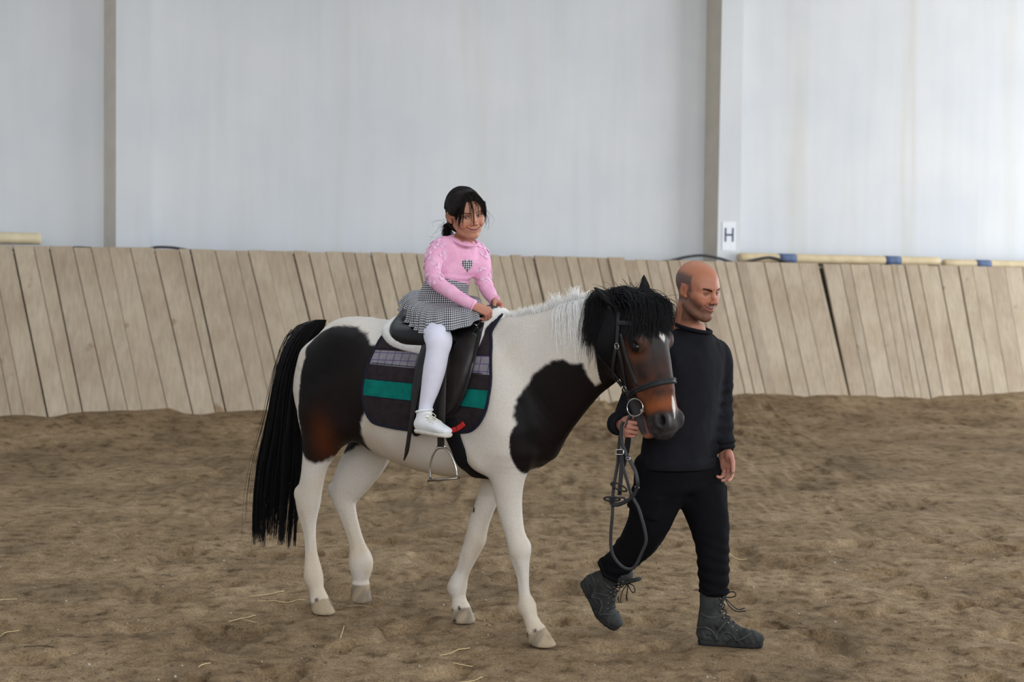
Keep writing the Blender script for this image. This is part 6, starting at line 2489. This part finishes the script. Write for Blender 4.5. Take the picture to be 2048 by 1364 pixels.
def boot(org, ax, bend):
    """x heel->toe, y to the wearer's left, z up; bend lifts the toe part relative to the heel line"""
    ax = np.asarray(ax, float)

    def bx(p):
        p = np.asarray(p, float).reshape(-1, 3) * (1.0, 1.0, 1.0)
        t = np.clip(p[:, 0] - 0.20, 0, 1)
        an = bend
        # bend the toes upward about x = 0.20
        x = np.where(t > 0, 0.20 + t * math.cos(an) - (p[:, 2] - 0.0) * math.sin(an) * (t > 0) * np.clip(t / 0.03, 0, 1), p[:, 0])
        z = np.where(t > 0, p[:, 2] * math.cos(an * np.clip(1, 0, 1)) + t * math.sin(an), p[:, 2])
        return np.asarray(org) + (np.stack([x, p[:, 1], z], -1) * (0.88, 0.95, 0.96)) @ ax

    F_ = Field((-.06, -.085, -.02), (.36, .085, .31), 0.0062)
    F_.chain([(.034, 0, .046, .038, .046), (.042, 0, .10, .040, .050), (.058, 0, .17, .044, .056), (.062, 0, .225, .047, .060), (.064, 0, .25, .046, .058)], k=0.015, sub=3, endcap=0.3)
    F_.chain([(.070, 0, .120, .040, .040), (.125, 0, .095, .041, .040), (.180, 0, .068, .042, .034), (.235, 0, .052, .044, .032), (.280, 0, .046, .042, .030), (.300, 0, .042, .034, .024)], k=0.03, sub=3)
    F_.chain([(.030, 0, .036, .036, .034), (.11, 0, .040, .037, .036), (.19, 0, .038, .041, .030), (.27, 0, .034, .042, .026)], k=0.02, sub=2)
    F_.displace(lambda p: 0.005 * (fnoise(p * (26, 26, 26), 3) - 0.5) + 0.0016 * np.sin(p[:, 0] * 190 + p[:, 2] * 120) * (p[:, 2] < 0.10))
    F_.cut((0, 0, .010), (0, 0, -1), 0.003)
    V, Q = F_.mesh()
    o = mesh_obj('boot', bx(V), Q, M_boot, man)
    bvb = BVHTree.FromPolygons([tuple(v) for v in V], [tuple(q) for q in Q.tolist()])
    for ln_ in ([(-.004, .078), (.03, .088), (.06, .080), (.085, .055), (.098, .034)], [(.100, .034), (.130, .070), (.165, .066), (.192, .036)], [(.192, .036), (.225, .052), (.250, .066), (.262, .074)], [(.010, .150), (.05, .138), (.09, .140), (.118, .150)], [(.035, .235), (.06, .240), (.09, .236)], [(.085, .055), (.120, .100), (.135, .118)]):
        for s_ in (-1, 1):
            pl = []
            for (x_, z_) in catmull(ln_, 5):
                h_ = bvb.ray_cast(Vector((x_, s_ * .12, z_)), Vector((0, -s_, 0)))
                if h_[0] is not None:
                    pl.append(np.array(h_[0]) + np.array((0, s_ * .0005, 0)))
            if len(pl) > 3:
                m = MB()
                m.tube(bx(np.array(pl)), 0.0048, 6)
                m.build('overlay_seam', M_seam, o)
    F_ = Field((-.06, -.085, -.02), (.36, .085, .09), 0.0058)
    F_.chain([(.022, 0, .016, .038, .026), (.06, 0, .016, .039, .026), (.13, 0, .016, .039, .024), (.20, 0, .016, .044, .024), (.26, 0, .016, .047, .024), (.298, 0, .020, .036, .022)], k=0.004, sub=3)
    # heel counter and toe guard rising from the sole
    for s in (-1, 1):
        F_.chain([(.000, s * .026, .040, .007), (.045, s * .038, .056, .006), (.075, s * .040, .050, .005), (.095, s * .040, .030, .005)], k=0.010)
        F_.chain([(.150, s * .040, .026, .006), (.178, s * .041, .048, .005), (.208, s * .043, .028, .006)], k=0.008)
    F_.cut((0, 0, .0), (0, 0, -1), 0.003)
    for gx in np.arange(-0.01, 0.31, 0.026):
        F_.chain([(gx, -.09, -.002, .006), (gx, .09, -.002, .006)], k=0.002, sub=1, op='sub')
    F_.ell((.118, 0, -.002), (.024, .09, .006), 0.006, op='sub')
    V, Q = F_.mesh()
    mesh_obj('sole', bx(V), Q, M_boots, o)
    F_ = Field((.04, -.06, .18), (.20, .06, .33), 0.006)
    F_.chain([(.112, 0, .20, .030, .010), (.124, 0, .245, .036, .010), (.134, 0, .285, .030, .011)], k=0.004, sub=2, side=(0, 1, 0))
    V, Q = F_.mesh()
    mesh_obj('tongue', bx(V), Q, M_boot, o)
    m = MB()
    me = MB()
    st = [(.205, .082), (.182, .097), (.160, .114), (.140, .136), (.126, .165), (.122, .195), (.123, .222)]
    for i in range(len(st) - 1):
        for s in (-1, 1):
            a, b_ = st[i], st[i + 1]
            m.tube(bx(catmull([(a[0] - .012, s * .030, a[1] - .002), ((a[0] + b_[0]) / 2 + .004, 0, (a[1] + b_[1]) / 2 + .008), (b_[0] - .012, -s * .030, b_[1] - .002)], 4)), 0.0026, 6)
    for (x, z) in st:
        for s in (-1, 1):
            v, f = sphere((x - .014, s * .032, z), (.005, .005, .005), 8, 6)
            me.add(bx(v), f)
    t0 = (.126, 0, .225)
    m.tube(bx(catmull([t0, (.150, -.010, .250), (.178, -.020, .252), (.180, -.020, .236), (.150, -.010, .226), t0], 5)), 0.0026, 6)
    m.tube(bx(catmull([t0, (.150, -.02, .190), (.190, -.040, .170), (.235, -.055, .178)], 5)), 0.0026, 6)
    m.tube(bx(catmull([t0, (.150, .02, .195), (.190, .030, .165), (.225, .035, .172)], 5)), 0.0026, 6)
    m.build('lace', M_lacem, o)
    eo = me.build('eyelets', M_eyelet, o)
    eo['kind'] = 'stuff'
    return o


hf = G(1397, 1286)
tf = G(1513, 1293)
bxf = unit((tf - hf) * (1, 1, 0))
hf = np.array([hf[0], hf[1], gz(hf[0], hf[1]) - 0.002])
boot(hf, np.stack([bxf, np.cross(ZU, bxf), ZU]), 0.0)
be = math.radians(58)
bxx = HFW * math.cos(be) - ZU * math.sin(be)
bzz = HFW * math.sin(be) + ZU * math.cos(be)
tip_ = G(1194, 1258)
tip_[2] = gz(tip_[0], tip_[1])
ob = P(1163, 1163, 6.77)
boot(ob, np.stack([bxx, HLF, bzz]), math.radians(22))

# ================================================================== reins held by the man
reins = empty('reins', P(1248, 1139, 6.14), 'dark leather reins looping down from the hand of the man', 'reins')


def rein(name, pts, w, ys, mat=None, th=0.0022):
    n = len(pts)
    yy = np.interp(np.arange(n), np.linspace(0, n - 1, len(ys)), ys)
    p = catmull([P(a, b_, y) for (a, b_), y in zip(pts, yy)], 5)
    m = MB()
    t = np.gradient(p, axis=0)
    ref = np.tile(np.array([0.25, -1.0, 0.0]), (len(p), 1))
    m.tube(p, 1.0, flat=(w, th), ref=ref)
    return m.build(name, mat or M_strap, reins)


rein('rein', [(1247, 843), (1243, 854), (1243, 882), (1252, 908), (1258, 918), (1270, 941), (1275, 964), (1274, 976), (1266, 992), (1252, 1003), (1235, 1010), (1223, 1007), (1221, 996)], 0.0075, (6.10, 6.10, 6.08, 6.10, 6.12))
rein('rein', [(1240, 872), (1237, 901), (1235, 929), (1229, 964), (1226, 990), (1225, 1028), (1222, 1063), (1222, 1094), (1228, 1114), (1242, 1131), (1257, 1138), (1270, 1133), (1284, 1105), (1292, 1084), (1290, 1063), (1284, 1039), (1276, 1014), (1263, 990), (1254, 960), (1246, 934), (1242, 910)], 0.0066, (6.13, 6.12, 6.12, 6.12, 6.13))
rein('rein', [(1241, 900), (1243, 925), (1242, 950), (1239, 990)], 0.0085, (6.115, 6.12))
rein('rein', [(1256, 858), (1256, 880), (1252, 905), (1244, 935)], 0.0125, (6.16, 6.14), M_black_cloth)
rein('rein', [(1262, 832), (1258, 838), (1256, 848), (1252, 856)], 0.0085, (6.14, 6.14))
for (c, a_, b2, rot) in (((1238, 974), 17, 6, 0.45), ((1224, 998), 16, 5, 0.05), ((1237, 1001), 14, 6, -0.2)):
    m = MB()
    cc_ = P(c[0], c[1], 6.10)
    k_ = 6.1 / FPX
    m.tube(np.array([cc_ + CR * k_ * (a_ * math.cos(t) * math.cos(rot) - b2 * math.sin(t) * math.sin(rot)) - CU * k_ * (a_ * math.cos(t) * math.sin(rot) + b2 * math.sin(t) * math.cos(rot)) + np.array([0, 0.012 * math.sin(t), 0]) for t in np.linspace(0, 6.2832, 25)[:-1]]), 0.0040, 8, closed=True)
    m.build('rubber_stop', M_strap, reins)
for (px, py, w_) in ((1239, 904, 8), (1256, 917, 4), (1274, 975, 4)):
    m = MB()
    k_ = 6.09 / FPX
    cc_ = P(px, py, 6.09)
    m.tube(np.array([cc_ + CR * k_ * x * w_ + CU * k_ * y * w_ * 0.6 for x, y in ((-1, -.7), (-.7, -1), (.7, -1), (1, -.7), (1, .7), (.7, 1), (-.7, 1), (-1, .7))]), 0.0017, 6, closed=True)
    m.build('buckle', M_steel, reins)
